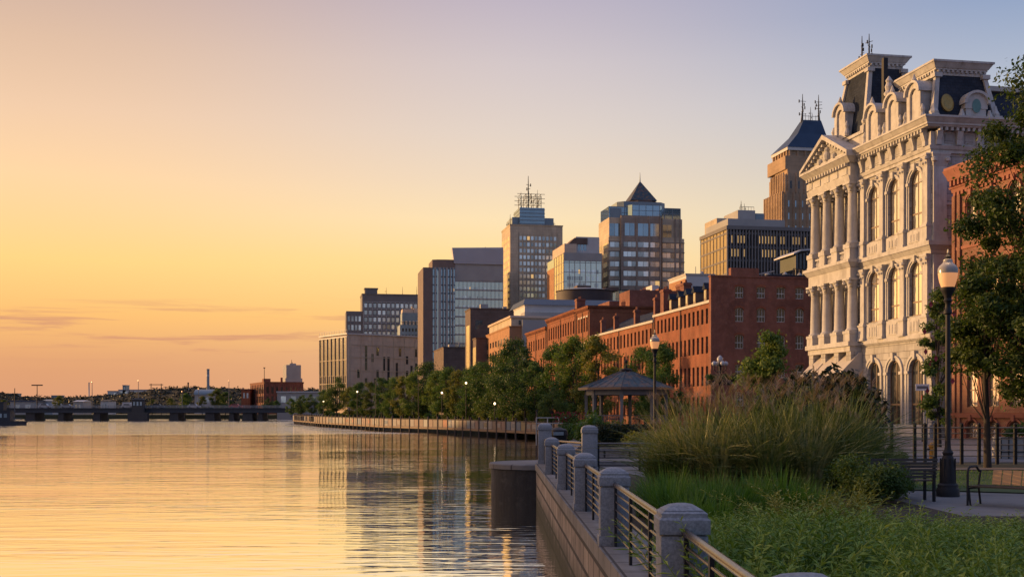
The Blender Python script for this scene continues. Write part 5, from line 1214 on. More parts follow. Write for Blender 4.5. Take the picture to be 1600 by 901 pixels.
far_house('waterside_house', 'small grey house between the far trees behind the bridge', 122, 627, 640, 500, 15, 'greyconc', 'whitepan', 'gable'); far_house('waterside_house', 'low pale house seen under the far wooded hill', 163, 626, 640, 500, 12, 'whitepan', 'darkroof', 'gable')
far_house('curved_roof_shed', 'shed with a pale curved metal roof behind the trees by the tall chimney', 318, 616, 640, 560, 28, 'greyconc', 'bluegrey', 'barrel')
far_house('hilltop_block', 'long pale block on the hilltop above the bridge house', 215, 609, 620, 1040, 60, 'whitepan', 'greyconc'); far_house('hilltop_block', 'narrow tower like block on the far hilltop', 194, 602, 620, 1040, 5, 'bluegrey', 'greyconc')
far_house('hilltop_block', 'low broad block on the skyline left of the tower like block', 176, 611, 620, 1040, 16, 'whitepan', 'greyconc'); far_house('hilltop_block', 'grey low blocks on the skyline at the far left', 14, 615, 625, 1040, 24, 'bluegrey', 'greyconc')
far_house('hilltop_block', 'greyish block on the left skyline right of the floodlight mast', 87, 618, 625, 1040, 14, 'bluegrey', 'greyconc')
# brick mill with white tower
b = Bld('brick_mill', 'old brick mill with a grey square tower at the right end of the bridge', 'mill', *corner(413,520), radians(22))
W, D = b.w(474), b.d(391); zt = b.z(597)
b.shell('wall', 'brickB', W, D, 0, zt)
m = MB()
for k in range(9): m.box(-.3, 0, D*k/8.6, D*k/8.6+.5, 0, zt-.8)
for k in range(9): m.box(W*k/8.6, W*k/8.6+.5, -.3, 0, 0, zt-.8)
b.part('pilaster', m, 'brickB')
m = MB()
for f, p, a0, a1, z0, z1 in grid_cells('L', 0, .4, D, 8, .5, 2, zt-1.4, 3, .7)+grid_cells('F', 0, .4, W, 8, .5, 2, zt-1.4, 3, .7): m.box(-.05, .05, a0, a1, z0, z1) if f == 'L' else m.box(a0, a1, -.05, .05, z0, z1)
b.part('window', m, 'glassd')
m = MB(); m.band((0,W,0,D), zt-.5, zt+.3, .1, .3); m.box(0, b.w(424), 2, 6, zt, b.z(591)); m.box(b.w(440), b.w(443), 2, 3, zt, b.z(589)); b.part('parapet', m, 'brickB')
stone_box(b, 'tower', 'greyconc', b.w(448), b.w(471), 1, 9, zt-2, b.z(569)); m = MB(); m.box(b.w(447), b.w(473), .8, 9.4, zt-2, b.z(590)); b.part('tower_base', m, 'greyconc'); m = MB().box(b.w(454), b.w(464), 2, 8, b.z(569), b.z(566.5)); b.part('tower_cap', m, 'greyconc'); mast(b.t, 'antenna', b.w(459), 5, b.z(567), b.z(560), .15, 1)
far_house('orange_mill_wing', 'small orange brick building stepping down left of the brick mill', 384, 609, 640, 540, 14, 'brickC', 'brickB'); far_house('low_grey_depot', 'long low grey depot with flat roof right of the brick mill', 466, 613, 640, 440, 66, 'greyconc', 'whitepan')
# far woods as one mass of leaf clumps over the rising ground
def leafquads(m, c, r, n, s, rg, flat=.75):
    for _ in range(n):
        u = Vector((rg.gauss(0,1), rg.gauss(0,1), rg.gauss(0,1)*flat)); u = u.normalized()*r*(rg.random()**.45); p = Vector(c)+Vector((u.x, u.y, u.z*flat))
        nrm = (u.normalized()*.7+Vector((rg.uniform(-1,1), rg.uniform(-1,1), rg.uniform(-.2,1)))).normalized()
        a = nrm.orthogonal().normalized(); a = Matrix.Rotation(rg.uniform(0,6.28), 3, nrm) @ a; bb = nrm.cross(a)
        ss = s*rg.uniform(.6,1.3); m.add([p-a*ss, p-bb*ss*.55, p+a*ss, p+bb*ss*.55], [(0,1,2,3)])
m = MB(); prof = [(0,612),(40,617),(90,619),(130,617),(170,615),(210,611),(240,606),(270,603),(300,603),(330,602),(365,604),(400,606),(440,607),(500,606)]
def ptop(px):
    for (a, ya), (c_, yc) in zip(prof, prof[1:]):
        if a <= px <= c_: return ya+(yc-ya)*(px-a)/(c_-a)
    return prof[0][1] if px < 0 else prof[-1][1]
rows = []
for k in range(80):
    px = -80+k*8; Yp = 880; zt = Z(ptop(px)+2.5+rng.uniform(-.8,.8), Yp)
    rows.append([(X(px,560),560,0),(X(px,640),640,zt*.35),(X(px,Yp),Yp,zt),(X(px,Yp)*1.2,Yp*1.2,zt*.9)])
mg = MB()
for r in rows: mg.v += r
for i in range(len(rows)-1):
    for k in range(3): mg.f.append((i*4+k, (i+1)*4+k, (i+1)*4+k+1, i*4+k+1))
tag(mg.build('far_hill', M['farsoil']), kind='structure')
for k in range(1100):
    px = rng.uniform(-60, 520); t_ = rng.random(); Yp = 570+310*t_; zt = Z(ptop(px)+2.5, 880)
    f = (Yp-560)/80*.35 if Yp < 640 else .35+.65*(Yp-640)/240
    leafquads(m, (X(px,Yp), Yp, zt*f+rng.uniform(-1.2,.6)), rng.uniform(2.0,3.2), 40, .75, rng)
tag(m.build('far_woods', M['farwood']), kind='stuff')
# moored work boat at the far left
YW = 268.0
t = thing('work_boat', 'dark work boat with a cluttered deckhouse moored at the left edge of the river', 'boat', (X(12,YW), YW, 0))
m = MB(); m.prism([(-6,-1.6),(3.2,-1.6),(4.4,0),(3.2,1.6),(-6,1.6)], -.4, .75); m.prism([(-6,-1.65),(3.3,-1.65),(4.6,0),(3.3,1.65),(-6,1.65)], .65, .95); m.build('hull', M['hull'], t)
m = MB(); m.box(-5.5, 1.0, -1.1, 1.1, .9, 3.4); m.box(-5, -.6, -1, 1, 3.4, 5.3); m.box(-5.8, 1.3, -1.3, 1.3, 3.3, 3.5); m.box(-5.3,-.3,-1.2,1.2,5.25,5.45); m.build('deckhouse', M['hull'], t)
m = MB()
for k in range(5): m.box(-5.2+k*1.2, -4.5+k*1.2, -1.14, -1.08, 1.8, 2.7)
m.build('window', M['glassp'], t); MB().box(-1.9,-1.5,-1.12,-1.02,4.1,4.5).build('lantern', M['lampgl'], t)
m = MB(); m.tube([(1.6,0,.9),(1.6,0,4.4)], .07, 6)
for k in range(6): m.tube([(1.4+k*.45,-1.4,.9),(1.4+k*.45,-1.4,1.7)], .03, 4)
m.tube([(1.3,-1.4,1.7),(3.8,-1.4,1.7)], .03, 4); m.tube([(-3,0,5.4),(-3,0,8.4)], .06, 5); m.build('rigging', M['paintg'], t)
# ------------------------------------------------------------------ boardwalk on piles along the far shore
BW = [(8.6,121.0),(3.0,139.0),(-9.5,171.0),(-21.2,191.0),(-41,246.0),(-57,300.0)]
bwz = .9
t = thing('boardwalk', 'timber boardwalk on dark piles running along the shore below the trees', 'boardwalk', (0,0,0))
def offs(d):
    out = []
    for i, p in enumerate(BW):
        a = BW[max(0,i-1)]; c_ = BW[min(len(BW)-1,i+1)]; v = Vector((c_[0]-a[0], c_[1]-a[1])).normalized(); out.append((p[0]+v.y*d, p[1]-v.x*d))
    return out
o4 = offs(4.2); m = MB()
for i in range(len(BW)-1):
    m.prism([BW[i], o4[i], o4[i+1], BW[i+1]], bwz-.25, bwz)
m.build('deck', M['deck'], t)
m = MB()
for i in range(len(BW)-1):
    a, c_ = Vector(BW[i]+(0,)), Vector(BW[i+1]+(0,)); v = (c_-a).normalized(); nrm = Vector((-v.y, v.x, 0))*.06
    p = [a+nrm, c_+nrm, c_-nrm, a-nrm]; m.prism([(q.x,q.y) for q in p], bwz-.26, bwz+.04)
m.build('fascia', M['deck'], t)
pole = MB(); pole.lathe([(.17,-2),(.16,2.5),(.12,2.56)], n=8); pmz = pole.mesh('pile', M['pile'])
seg = []; acc = 0
for i in range(len(BW)-1):
    a, c_ = Vector(BW[i]), Vector(BW[i+1]); L = (c_-a).length; k = 0.0
    n = max(1, round(L/3.4))
    for j in range(n): seg.append((a.lerp(c_, j/n), a.lerp(c_, (j+1)/n)))
for a, c_ in seg: link('pile', pmz, t, (a.x, a.y, 0))
r = thing('boardwalk_railing', 'panelled boardwalk railing with pinkish, pale and dark infill panels', 'railing', (0,0,bwz)); m = MB()
pcols = [pbr('panel_pink', (.24,.15,.115), (.17,.11,.085), 1, .7), pbr('panel_tan', (.2,.145,.105), (.14,.1,.075), 1, .7), pbr('panel_pale', (.3,.265,.235), (.22,.195,.175), 1, .7), M['paintg'], M['framed'], pbr('panel_rust', (.36,.13,.07), (.26,.1,.05), 1, .7), pbr('panel_blue', (.12,.16,.21), (.09,.12,.16), 1, .7)]
rng = random.Random(5)
for i, (a, c_) in enumerate(seg):
    v = (c_-a); L = v.length; rz = atan2(v.y, v.x)
    m.add([tuple(Matrix.Translation((a.x,a.y,0)) @ Matrix.Rotation(rz,4,'Z') @ Vector(q)) for q in ((0,-.05,1.22),(L,-.05,1.22),(L,.05,1.22),(0,.05,1.22),(0,-.05,1.3),(L,-.05,1.3),(L,.05,1.3),(0,.05,1.3))], [(0,3,2,1),(4,5,6,7),(0,1,5,4),(1,2,6,5),(2,3,7,6),(3,0,4,7)])
    far = i > len(seg)*.72
    if far and rng.random() < .75:
        if rng.random() < .6: 
            mm = MB(); [mm.box(.1, L-.1, -.02, .02, .2+k*.28, .25+k*.28) for k in range(4)]; mm.build('rails', M['paintg'], r, 0, 0, (a.x,a.y,0)).rotation_euler = (0,0,rz)
        continue
    hw = L/2
    for h_ in range(2):
        mat = rng.choices(pcols, (6,5,3,1.5,1.2,1,1.2))[0]
        p = MB().box(.1+h_*hw, hw-.05+h_*hw, -.03, .03, .08, 1.16).build('panel', mat, r, 0, 0, (a.x,a.y,0)); p.rotation_euler = (0,0,rz)
        if rng.random() < .22 and not far: q = MB().box(.3+h_*hw, hw-.35+h_*hw, -.05, .05, .35, .9).build('poster', rng.choice(pcols[2:]), p)
m.build('top_rail', M['pile'], r)
# ------------------------------------------------------------------ trees and planting
def tree_meshes(seed, h, r, zc0, nb, leaf, nleaf, lm, tr=.14, shape=1.0, spread=.42, lean=0, trunkbend=.25):
    """tapered trunk with limbs to clump centres; crown = leaves gathered in uneven clumps"""
    rg = random.Random(seed); t = MB(); c = MB()
    top = Vector((rg.uniform(-.3,.3)+lean, rg.uniform(-.3,.3), h*.9))
    pts = [Vector((0,0,-.1))] + [Vector((top.x*f+rg.uniform(-1,1)*trunkbend*f, top.y*f+rg.uniform(-1,1)*trunkbend*f, top.z*f)) for f in (.2,.4,.6,.8,1.0)]
    t.tube(pts, [tr*1.35, tr, tr*.82, tr*.6, tr*.36, tr*.1], 8)
    cl = []
    for i in range(nb):
        for _ in range(40):
            u = rg.uniform(0,1); z_ = zc0+(h-zc0)*u
            env = r*(sin(pi*min(1,(u*.88+.12))**.8))**.75*shape if u < .97 else r*.2
            q = rg.uniform(0, 2*pi); d = env*sqrt(rg.uniform(.05,1))*rg.uniform(.75,1.12)
            p = Vector((cos(q)*d+lean*u, sin(q)*d, z_))
            if all((p-o).length > r*.25 for o, _ in cl): break
        cl.append((p, r*rg.uniform(.2,.36)*spread/.42))
    for p, s in cl:
        b0 = pts[min(5, max(1, int((p.z/h)*5*.75)))]; mid = b0.lerp(p, .5)+Vector((0,0,-.06*h*rg.random())); t.tube([b0, mid, p], [tr*.3, tr*.18, tr*.05], 5, False)
    per = max(1, nleaf//nb)
    for p, s in cl:
        k = int(per*rg.uniform(.6,1.4))
        for _ in range(k):
            u = Vector((rg.gauss(0,1), rg.gauss(0,1), rg.gauss(0,1))).normalized()*(rg.random()**.5)*s*rg.choice((1,1,1,1.5)); u.z *= .75
            q_ = p+u; nr = (u.normalized()*.5+Vector((rg.uniform(-1,1), rg.uniform(-1,1), rg.uniform(-.3,1.2)))).normalized()
            a = Matrix.Rotation(rg.uniform(0,6.28), 3, nr) @ nr.orthogonal().normalized(); bb = nr.cross(a); ss = leaf*rg.uniform(.6,1.25)
            c.add([q_-a*ss, q_-bb*ss*.5+nr*ss*.12, q_+a*ss, q_+bb*ss*.5+nr*ss*.12], [(0,1,2,3)])
    return t.mesh('trunk', M['bark'], 50), c.mesh('crown', M[lm])
def plant(name, ms, label, cat, loc, rz=0, sc=1.0, group=None):
    if ms[0] is None: o = tag(link(name, ms[1], None, loc, rz), label, cat, group)
    else: o = thing(name, label, cat, loc, rz, group); link('trunk', ms[0], o); link('crown', ms[1], o)
    o.scale = (sc,sc,sc) if not isinstance(sc, tuple) else sc; return o
V = [tree_meshes(1, 10, 2.9, 1.9, 36, .14, 11000, 'leafA'), tree_meshes(2, 10, 3.3, 2.0, 38, .14, 11000, 'leafB'), tree_meshes(3, 10, 2.6, 1.6, 34, .14, 11000, 'leafC'),
     tree_meshes(4, 10, 3.0, 1.2, 36, .14, 11000, 'leafA'), tree_meshes(5, 10, 3.6, 1.0, 40, .14, 11000, 'leafB')]
tl = [(455,312,622,0),(470,300,619,1),(487,296,616,1),(505,280,609,0),(526,262,590,1),(546,256,603,2),(562,248,597,0),(580,242,596,2),(597,236,590,0),(614,230,589,3),(630,226,586,2),(647,220,581,3),(665,222,566,4),
      (683,206,579,0),(699,202,573,3),(716,196,577,2),(733,190,575,3),(750,184,566,0),(768,176,556,1),(786,170,548,4),(803,160,530,4),(820,152,545,1),(836,146,566,0)]
tone = ['full mid green', 'dense dark green', 'yellowing', 'broad green', 'large dark spreading']
for i, (px, Y_, top, v) in enumerate(tl):
    H = Z(top, Y_)-G; s = H/10.0
    plant('promenade_tree', V[v], '%s tree, %s from the bridge end of the row behind the boardwalk' % (tone[v], ORD[i]), 'tree', (X(px,Y_), Y_, G), i*1.7, (s*(1.05 if px < 760 else .95), s*(1.05 if px < 760 else .95), s), 'trees along the boardwalk promenade')
# second rank of trees between the row and the warehouses
for i, (px, Y_, top, v, lb) in enumerate(((872,140,549,3,'green tree before the orange brick warehouses left of the gazebo'),(897,128,541,0,'leafy tree directly behind the left edge of the gazebo roof'),(932,122,537,2,'yellow green tree behind the gazebo left of its finial'),(1008,112,556,0,'tree behind the right half of the gazebo roof'),
        (1034,108,549,3,'round green tree beside the small lit lamp post'),(846,150,590,1,'dark tree at the right end of the promenade row'),(862,118,612,1,'low dark tree left of the gazebo rail'))):
    H = Z(top, Y_)-G; s = H/10.0; plant('park_tree', V[v], lb, 'tree', (X(px,Y_), Y_, G), i*2.1, s*(1.12 if v != 4 else 1), 'trees around the gazebo')
# trees beyond the bridge
for i, (px, Y_, top, v, lb) in enumerate(((6,455,624,2,'small autumn tree at the left edge beyond the bridge'),(92,460,617,2,'orange tinted tree beyond the second bridge pier'),(238,450,623,2,'round yellow green tree right of the bridge house'),(267,450,621,2,'small yellow green tree beyond the bridge middle'),(290,455,614,0,'green tree left of the curved roof shed'),
        (316,450,618,2,'low yellowing tree before the curved roof shed'),(338,452,606,2,'large golden green tree beyond the right bridge half'),(352,456,612,0,'green tree leaning over the right bridge span'),(420,430,622,1,'dark tree in front of the brick mill wall'),(432,428,625,0,'small green tree at the foot of the brick mill'),(472,345,617,1,'dark tree where the bridge meets the shore'))):
    s = (Z(top, Y_)-G)/10.0; plant('far_tree', V[v], lb, 'tree', (X(px,Y_), Y_, G), i*1.3, (s*1.25,s*1.25,s), 'trees beyond the bridge')
# shrubs along the promenade edge
def bush_mesh(seed, r, h, leaf, n, lm, name='foliage', up=.5):
    rg = random.Random(seed); m = MB()
    cs = [Vector((rg.uniform(-.6,.6)*r, rg.uniform(-.6,.6)*r, rg.uniform(.25,.75)*h)) for _ in range(9)]
    for _ in range(n):
        p = rg.choice(cs); u = Vector((rg.gauss(0,1), rg.gauss(0,1), rg.gauss(0,1))).normalized()*(rg.random()**.45); q_ = p+Vector((u.x*r*.48, u.y*r*.48, u.z*h*.3)); q_.z = max(.02, q_.z)
        nr = (u*.5+Vector((rg.uniform(-1,1), rg.uniform(-1,1), rg.uniform(-.2,1+up)))).normalized(); a = Matrix.Rotation(rg.uniform(0,6.28), 3, nr) @ nr.orthogonal().normalized(); bb = nr.cross(a); ss = leaf*rg.uniform(.6,1.3)
        m.add([q_-a*ss, q_-bb*ss*.5, q_+a*ss, q_+bb*ss*.5], [(0,1,2,3)])
    return m.mesh(name, M[lm])
BU = [bush_mesh(1, 1.0, 1.3, .09, 2000, 'leafA'), bush_mesh(2, 1.0, 1.2, .09, 2000, 'leafB'), bush_mesh(3, 1.0, 1.3, .09, 1400, 'leafC')]
k = 0
for i in range(34):
    f = i/33.; px = 500+345*f; Y_ = 275-142*f+3; 
    s = rng.uniform(.9,1.6); o = plant('shrub', (None, BU[i%3]), '%s shrub, %s from the bridge end of the promenade edge' % (('green','dark','olive')[i%3], ORD[i]), 'shrub', (X(px,Y_)+2, Y_+3, G), i*.9, (s*1.2,s*1.2,s), 'shrubs along the promenade edge')
gz = [(905,70,.9,0,'leafy green plant by the left column of the gazebo'),(926,66,1.3,0,'tall light green plant before the gazebo steps'),(945,64,1.0,1,'dark shrub below the gazebo floor'),(893,74,.9,1,'dark low shrub beside the red flowers'),(957,66,1.0,2,'olive shrub at the middle of the gazebo front'),(1030,64,.9,1,'dark bush at the foot of the small lamp post')]
gz += [(1012,47,.8,2,'dry olive shrub just behind the return railing'),(1040,49,1.0,1,'dark shrub between the railing and the tall grass'),(990,52,.7,2,'low olive shrub before the clipped hedge'),(1066,52,1.1,0,'green shrub showing behind the tall grass edge')]
for px, Y_, s, v, lb in gz: plant('shrub', (None, BU[v]), lb, 'shrub', (X(px,Y_), Y_, G), px, (s,s,s*1.1), 'shrubs before the gazebo')
h = (X(985,62), 62, G)
hm = MB(); rgh = random.Random(8)
for _ in range(5200):
    p = Vector((rgh.uniform(-1.9,1.9), rgh.uniform(-.6,.6), rgh.uniform(0,1.15))); 
    nr = Vector((rgh.uniform(-1,1), rgh.uniform(-1,1), rgh.uniform(-.4,1))).normalized(); a = nr.orthogonal().normalized(); bb = nr.cross(a); ss = .07; hm.add([p-a*ss,p-bb*ss*.6,p+a*ss,p+bb*ss*.6],[(0,1,2,3)])
tag(hm.build('hedge', M['needle'], None, 0, 0, h), 'dark clipped hedge below the gazebo railing', 'hedge')
fl = thing('flower_tub', 'tub of red flowers left of the gazebo', 'flowers', (X(889,78), 78, G)); 
m = MB(); m.lathe([(.5,0),(.7,.9),(.75,.95)], n=12); m.build('tub', M['pile'], fl); m = MB()
for _ in range(170):
    p = (rgh.gauss(0,.6), rgh.gauss(0,.3), 1.1+rgh.random()*.7); s_ = .055; m.add([(p[0]-s_,p[1],p[2]),(p[0],p[1],p[2]-s_),(p[0]+s_,p[1],p[2]),(p[0],p[1]-.04,p[2]+s_)],[(0,1,2,3)])
m.build('blossom_foliage', M['flower'], fl); link('foliage', bush_mesh(9, .8, 1.3, .08, 700, 'leafA'), fl, (0,0,.6))

# big near tree at the right edge and its smaller companion
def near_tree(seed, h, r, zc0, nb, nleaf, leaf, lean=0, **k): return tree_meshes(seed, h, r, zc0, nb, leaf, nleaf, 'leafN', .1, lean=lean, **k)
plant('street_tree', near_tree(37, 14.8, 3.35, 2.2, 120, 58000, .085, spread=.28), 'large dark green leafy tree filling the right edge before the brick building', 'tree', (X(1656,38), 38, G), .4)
plant('street_tree', near_tree(33, 8.0, 1.45, 3.2, 30, 11000, .085, trunkbend=.1), 'slim young tree with a straight dark trunk behind the right bench', 'tree', (X(1543,38.5), 38.5, G), 2.0)
plant('street_tree', tree_meshes(35, 8.6, 1.15, 1.3, 28, .09, 9000, 'leafB', .09, trunkbend=.08), 'narrow dark young tree growing beside the tall lamp post', 'tree', (X(1468,60), 60, G), 1.0)
fm = MB(); 
for _ in range(16):
    z_ = rgh.uniform(2.6,8.2); q = rgh.uniform(0,6.28); p = Vector((X(1468,60)+cos(q)*.8, 60-abs(sin(q))*.8, G+z_-.3)); s_ = .11
    fm.add([(p.x-s_,p.y,p.z),(p.x,p.y-.03,p.z-s_*1.7),(p.x+s_,p.y,p.z),(p.x,p.y-.05,p.z+s_*1.7)],[(0,1,2,3)])
tag(fm.build('red_ribbons', M['flower']), 'scattered red ribbons or blossoms on the narrow young tree', 'ribbons')
plant('young_tree', tree_meshes(41, 5.2, 1.45, .6, 28, .085, 13000, 'leafA', .07, trunkbend=.1), 'bushy green young tree before the dark brick wall', 'tree', (X(1203,52), 52, G), .3)
EV = bush_mesh(12, 1.0, 2.2, .11, 3600, 'needle')
for px, Y_, s, lb in ((1232,46,1.35,'dark evergreen bush left of the granite portico'),(1262,48,1.5,'dark evergreen bush under the first sloping hood'),(1292,47,1.55,'dark evergreen bush below the sloping hoods'),(1322,46,1.6,'tallest dark evergreen bush before the granite wall'),(1246,40,1.0,'low evergreen bush hidden behind the tall grass')):
    plant('evergreen_bush', (None, EV), lb, 'bush', (X(px,Y_), Y_, G), px, (s,s,s*1.12), 'evergreen bushes before the custom house')

# ornamental grasses
def blade(m, base, d, L, w, droop, lift, n=6, twist=0, zk=1.0):
    side = Vector((-d.y, d.x, 0)).normalized(); pts = []
    for i in range(n+1):
        f = i/n; out = L*lift*f + L*droop*f*f; up = L*(f - .5*droop*f*f*1.9)
        p = base + d*out + Vector((0,0,up*zk)); ww = w*(1-f**1.6)*.5+.0005; s = side*cos(twist*f)+Vector((0,0,1))*sin(twist*f)*.6
        pts.append((p-s*ww, p+s*ww))
    b0 = len(m.v)
    for a, c_ in pts: m.v += [tuple(a), tuple(c_)]
    for i in range(n): m.f.append((b0+2*i, b0+2*i+1, b0+2*i+3, b0+2*i+2))
    return (pts[-1][0]+pts[-1][1])/2
def tall_grass(seed, n=480, H=2.5, mat='grassT'):
    rg = random.Random(seed); m = MB(); pl = MB()
    for i in range(n):
        q = rg.uniform(0, 2*pi); d = Vector((cos(q), sin(q), 0)); b_ = d*rg.uniform(0,.42); L = H*rg.uniform(.4,1.08)
        blade(m, b_, d, L, .05*rg.uniform(.6,1.4), rg.uniform(.05,.3) if rg.random() < .55 else rg.uniform(.3,.66), rg.uniform(.03,.26), 8, rg.uniform(-3,3))
    for i in range(int(n*.035)):
        q = rg.uniform(0, 2*pi); d = Vector((cos(q), sin(q), 0)); b_ = d*rg.uniform(0,.35); L = H*rg.uniform(.78,1.0)
        blade(m, b_, d, L, .008, .05, rg.uniform(.04,.2), 5)
        lf = rg.uniform(.04,.2)
        tip = b_ + d*(L*(lf+.05)) + Vector((0,0,L*.95))
        for s in range(15):
            f = s/15.; q2 = q+rg.gauss(0,1.1); dd = (Vector((cos(q2), sin(q2), rg.uniform(.8,2.2)))).normalized(); p = tip+Vector((0,0,.16*f))-d*.02
            l2 = rg.uniform(.09,.2); e_ = p+dd*l2+Vector((cos(q2),sin(q2),0))*.05; sd = Vector((-dd.y, dd.x, 0)).normalized()*.0036 if abs(dd.x)+abs(dd.y) > .01 else Vector((.005,0,0))
            pl.add([p-sd, p+sd, e_+sd*.6, e_-sd*.6], [(0,1,2,3)])
    return m.mesh('blades', M[mat]), pl.mesh('plumes', M['plume'])
TG = [tall_grass(1), tall_grass(2), tall_grass(3)]
def grass(ms, label, loc, rz, sc, group, name='ornamental_grass'):
    if ms[1] is None: o = tag(link(name, ms[0], None, loc, rz), label, 'grass', group)
    else: o = thing(name, label, 'grass', loc, rz, group); link('blades', ms[0], o); link('plumes', ms[1], o)
    o.scale = sc; return o
tg = [(1035,24.5,.62,.9),(1062,26,.85,1),(1058,24.4,.66,1),(1092,24.5,.92,1),(1120,26.5,1.0,1),(1128,24.0,.84,1),(1160,25.2,1.0,1),(1192,26.8,1.05,1),(1196,23.6,.86,1),(1226,25.2,1.0,1),(1258,26.8,1.02,1),(1262,23.8,.9,1),(1292,25.4,1.06,1),(1318,27,1.05,.9),(1326,24.2,.84,.9),(1352,25.6,.72,.8),(1378,26.4,.5,.8)]
gl = ['leftmost low arching clump', 'pale arching clump', 'front left spreading clump', 'left shoulder clump', 'tall rear clump left of centre', 'front clump left of centre', 'tall central clump', 'tall rear central clump', 'front central clump', 'tan plumed clump right of centre', 'rear clump with many plumes', 'front clump right of centre', 'tallest plumed clump', 'rear right clump', 'front right drooping clump', 'lower right end clump', 'small outlying clump by the left bench']
for i, (px, Y_, s, w) in enumerate(tg):
    Y_ += 3.0; s *= 1.1
    grass(TG[i%3], gl[i]+' of the big ornamental grass mound', (X(px,Y_), Y_, G), i*1.1, (s*w*1.15, s*w*1.15, s), 'clumps of the tall ornamental grass mound')
def low_blades(seed, n=420, H=.85):
    rg = random.Random(seed); m = MB()
    for i in range(n):
        q = rg.uniform(0, 2*pi); d = Vector((cos(q), sin(q), 0)); b_ = d*rg.uniform(0,.3)
        blade(m, b_, d, H*rg.uniform(.55,1.1), .022, rg.uniform(.0,.45), rg.uniform(.03,.3), 5, rg.uniform(-1.2,1.2))
    return m.mesh('blades', M['grassG']), None
LG = [low_blades(1), low_blades(2)]
lg = [(1022,20.8),(1050,20.2),(1076,19.6),(1100,20.6),(1112,19.2),(1138,20.0),(1156,18.9),(1176,20.4),(1196,19.3),(1222,20.2),(1246,19.6),(1268,20.5),(1040,18.8),(1080,18.2),(1122,17.8)]
for i, (px, Y_) in enumerate(lg):
    grass(LG[i%2], 'bright green upright grass tuft, %s out from the railing before the big mound' % ORD[sorted(p for p, _ in lg).index(px)], (X(px,Y_), Y_, G), i*1.3, (1.1,1.1,1.0+.25*sin(i*2.2)), 'green grass tufts before the mound', 'grass_tuft')
# feathery perennials in the foreground
def feathery(seed, mat, n=30, H=.9, leaf=.13):
    rg = random.Random(seed); m = MB()
    for i in range(n):
        q = rg.uniform(0, 2*pi); d = Vector((cos(q), sin(q), 0)); r0 = rg.uniform(0,.28); L = H*rg.uniform(.6,1.1); sp = rg.uniform(.08,.62)
        pts = [d*r0 + d*(sp*L*f*(.6+.4*f)) + Vector((0,0,L*(f-.12*sp*f*f))) for f in (0,.25,.5,.75,1)]
        m.tube(pts, [.006,.005,.004,.003,.0015], 4, False)
        nl = 26
        for k in range(nl):
            f = .22+.78*k/nl; j = min(3, int(f*4)); p = pts[j].lerp(pts[j+1], f*4-j); ax = (pts[j+1]-pts[j]).normalized(); qq = k*2.399+i
            a = ax.orthogonal().normalized(); a = Matrix.Rotation(qq, 3, ax) @ a; dirn = (a+ax*(rg.uniform(.15,.6)+f*f*.9)).normalized(); l_ = leaf*(1.2-.75*f)*rg.uniform(.7,1.25); wd = dirn.cross(ax).normalized()*l_*.10
            md = p+dirn*l_*.5; tp = p+dirn*l_-Vector((0,0,l_*.18)); m.add([p, md-wd, tp, md+wd], [(0,1,2,3)])
    return m.mesh('foliage', M[mat])
FE = [feathery(1,'shrub'), feathery(2,'shrub'), feathery(3,'shrub'), feathery(4,'shrubY'), feathery(5,'shrub',34,.8,.15), feathery(6,'shrubL',36,.85,.14)]
fp = []
rf = random.Random(14)
for row, (Y_, p0, p1, step) in enumerate(((17.6,1150,1330,34),(16.4,1120,1640,36),(15.2,1105,1650,38),(14.0,1100,1660,40),(12.8,1110,1670,44),(11.6,1120,1680,48),(10.5,1140,1690,52),(9.4,1165,1700,58),(8.4,1215,1720,66),(7.5,1270,1740,76))):
    px = p0+rf.uniform(0,10)
    while px < p1:
        fp.append((px+rf.uniform(-8,8), Y_+rf.uniform(-.45,.45))); px += step*1.15*rf.uniform(.85,1.15)
fp.sort(key=lambda t: (round(-t[1]), t[0]))
lastrow = None; rn = 0; cnt = {}
names_row = {}
for i, (px, Y_) in enumerate(fp):
    yellow = (1235 < px < 1345 and 15.6 < Y_) or (px > 1480 and 7.0 < Y_ < 10.6)
    v = 5 if yellow and Y_ < 11 else 3 if yellow else (i*7+3) % 5 if (i*7+3) % 5 != 3 else 4
    rowk = round(Y_); cnt[rowk] = cnt.get(rowk, 0)+1
    rk = {18:'rearmost',17:'back',16:'second back',15:'upper middle',14:'middle',13:'lower middle',12:'lower',11:'near',10:'third front',9:'second front',8:'front',7:'lowest'}[max(7,min(18,rowk))]
    if rf.random() < .24: cnt[rowk] -= 1; continue
    s = rf.uniform(.8,1.4)*(1.15 if yellow and Y_ > 15 else 1)
    o = tag(link('feathery_plant', FE[v], None, (X(px,Y_), Y_, G), i*2.4), '%s feathery plant, %s from the railing in the %s row' % ('golden green' if v == 3 else 'pale green' if v == 5 else 'fine green' if v < 3 else 'long leaved green', ORD[cnt[rowk]-1], rk), 'plant', 'feathery plants of the planting bed')
    zs = s*(.95 if yellow and Y_ > 15 else .56 if Y_ > 13.5 else .7 if Y_ > 11 else .85)*rf.uniform(.75,1.25); zs = 9 if 1235 < px < 1345 and Y_ > 15.6 else zs; zs = min(zs, ((3.56-(112 if 1235 < px < 1345 and Y_ > 15.6 else 152)*Y_/1800)-1.63)/.92*rf.uniform(.72,1.16)); o.scale = (s*1.25,s*1.25,zs)
# creeping plants through the railing
for i, (x, y, s, lb) in enumerate(((1.95,9.0,.7,'green plant pushing through the nearest long railing'),(1.95,12.2,.85,'leafy weed at the foot of the long foreground railing'),(1.9,13.8,.6,'small weed on the coping by the third post'),(2.3,7.4,.9,'feathery plant behind the closest post'))):
    o = tag(link('feathery_plant', FE[i%3], None, (x,y,G+.02), i), lb, 'plant', 'feathery plants of the planting bed'); o.scale = (s*.9,s*.9,s)
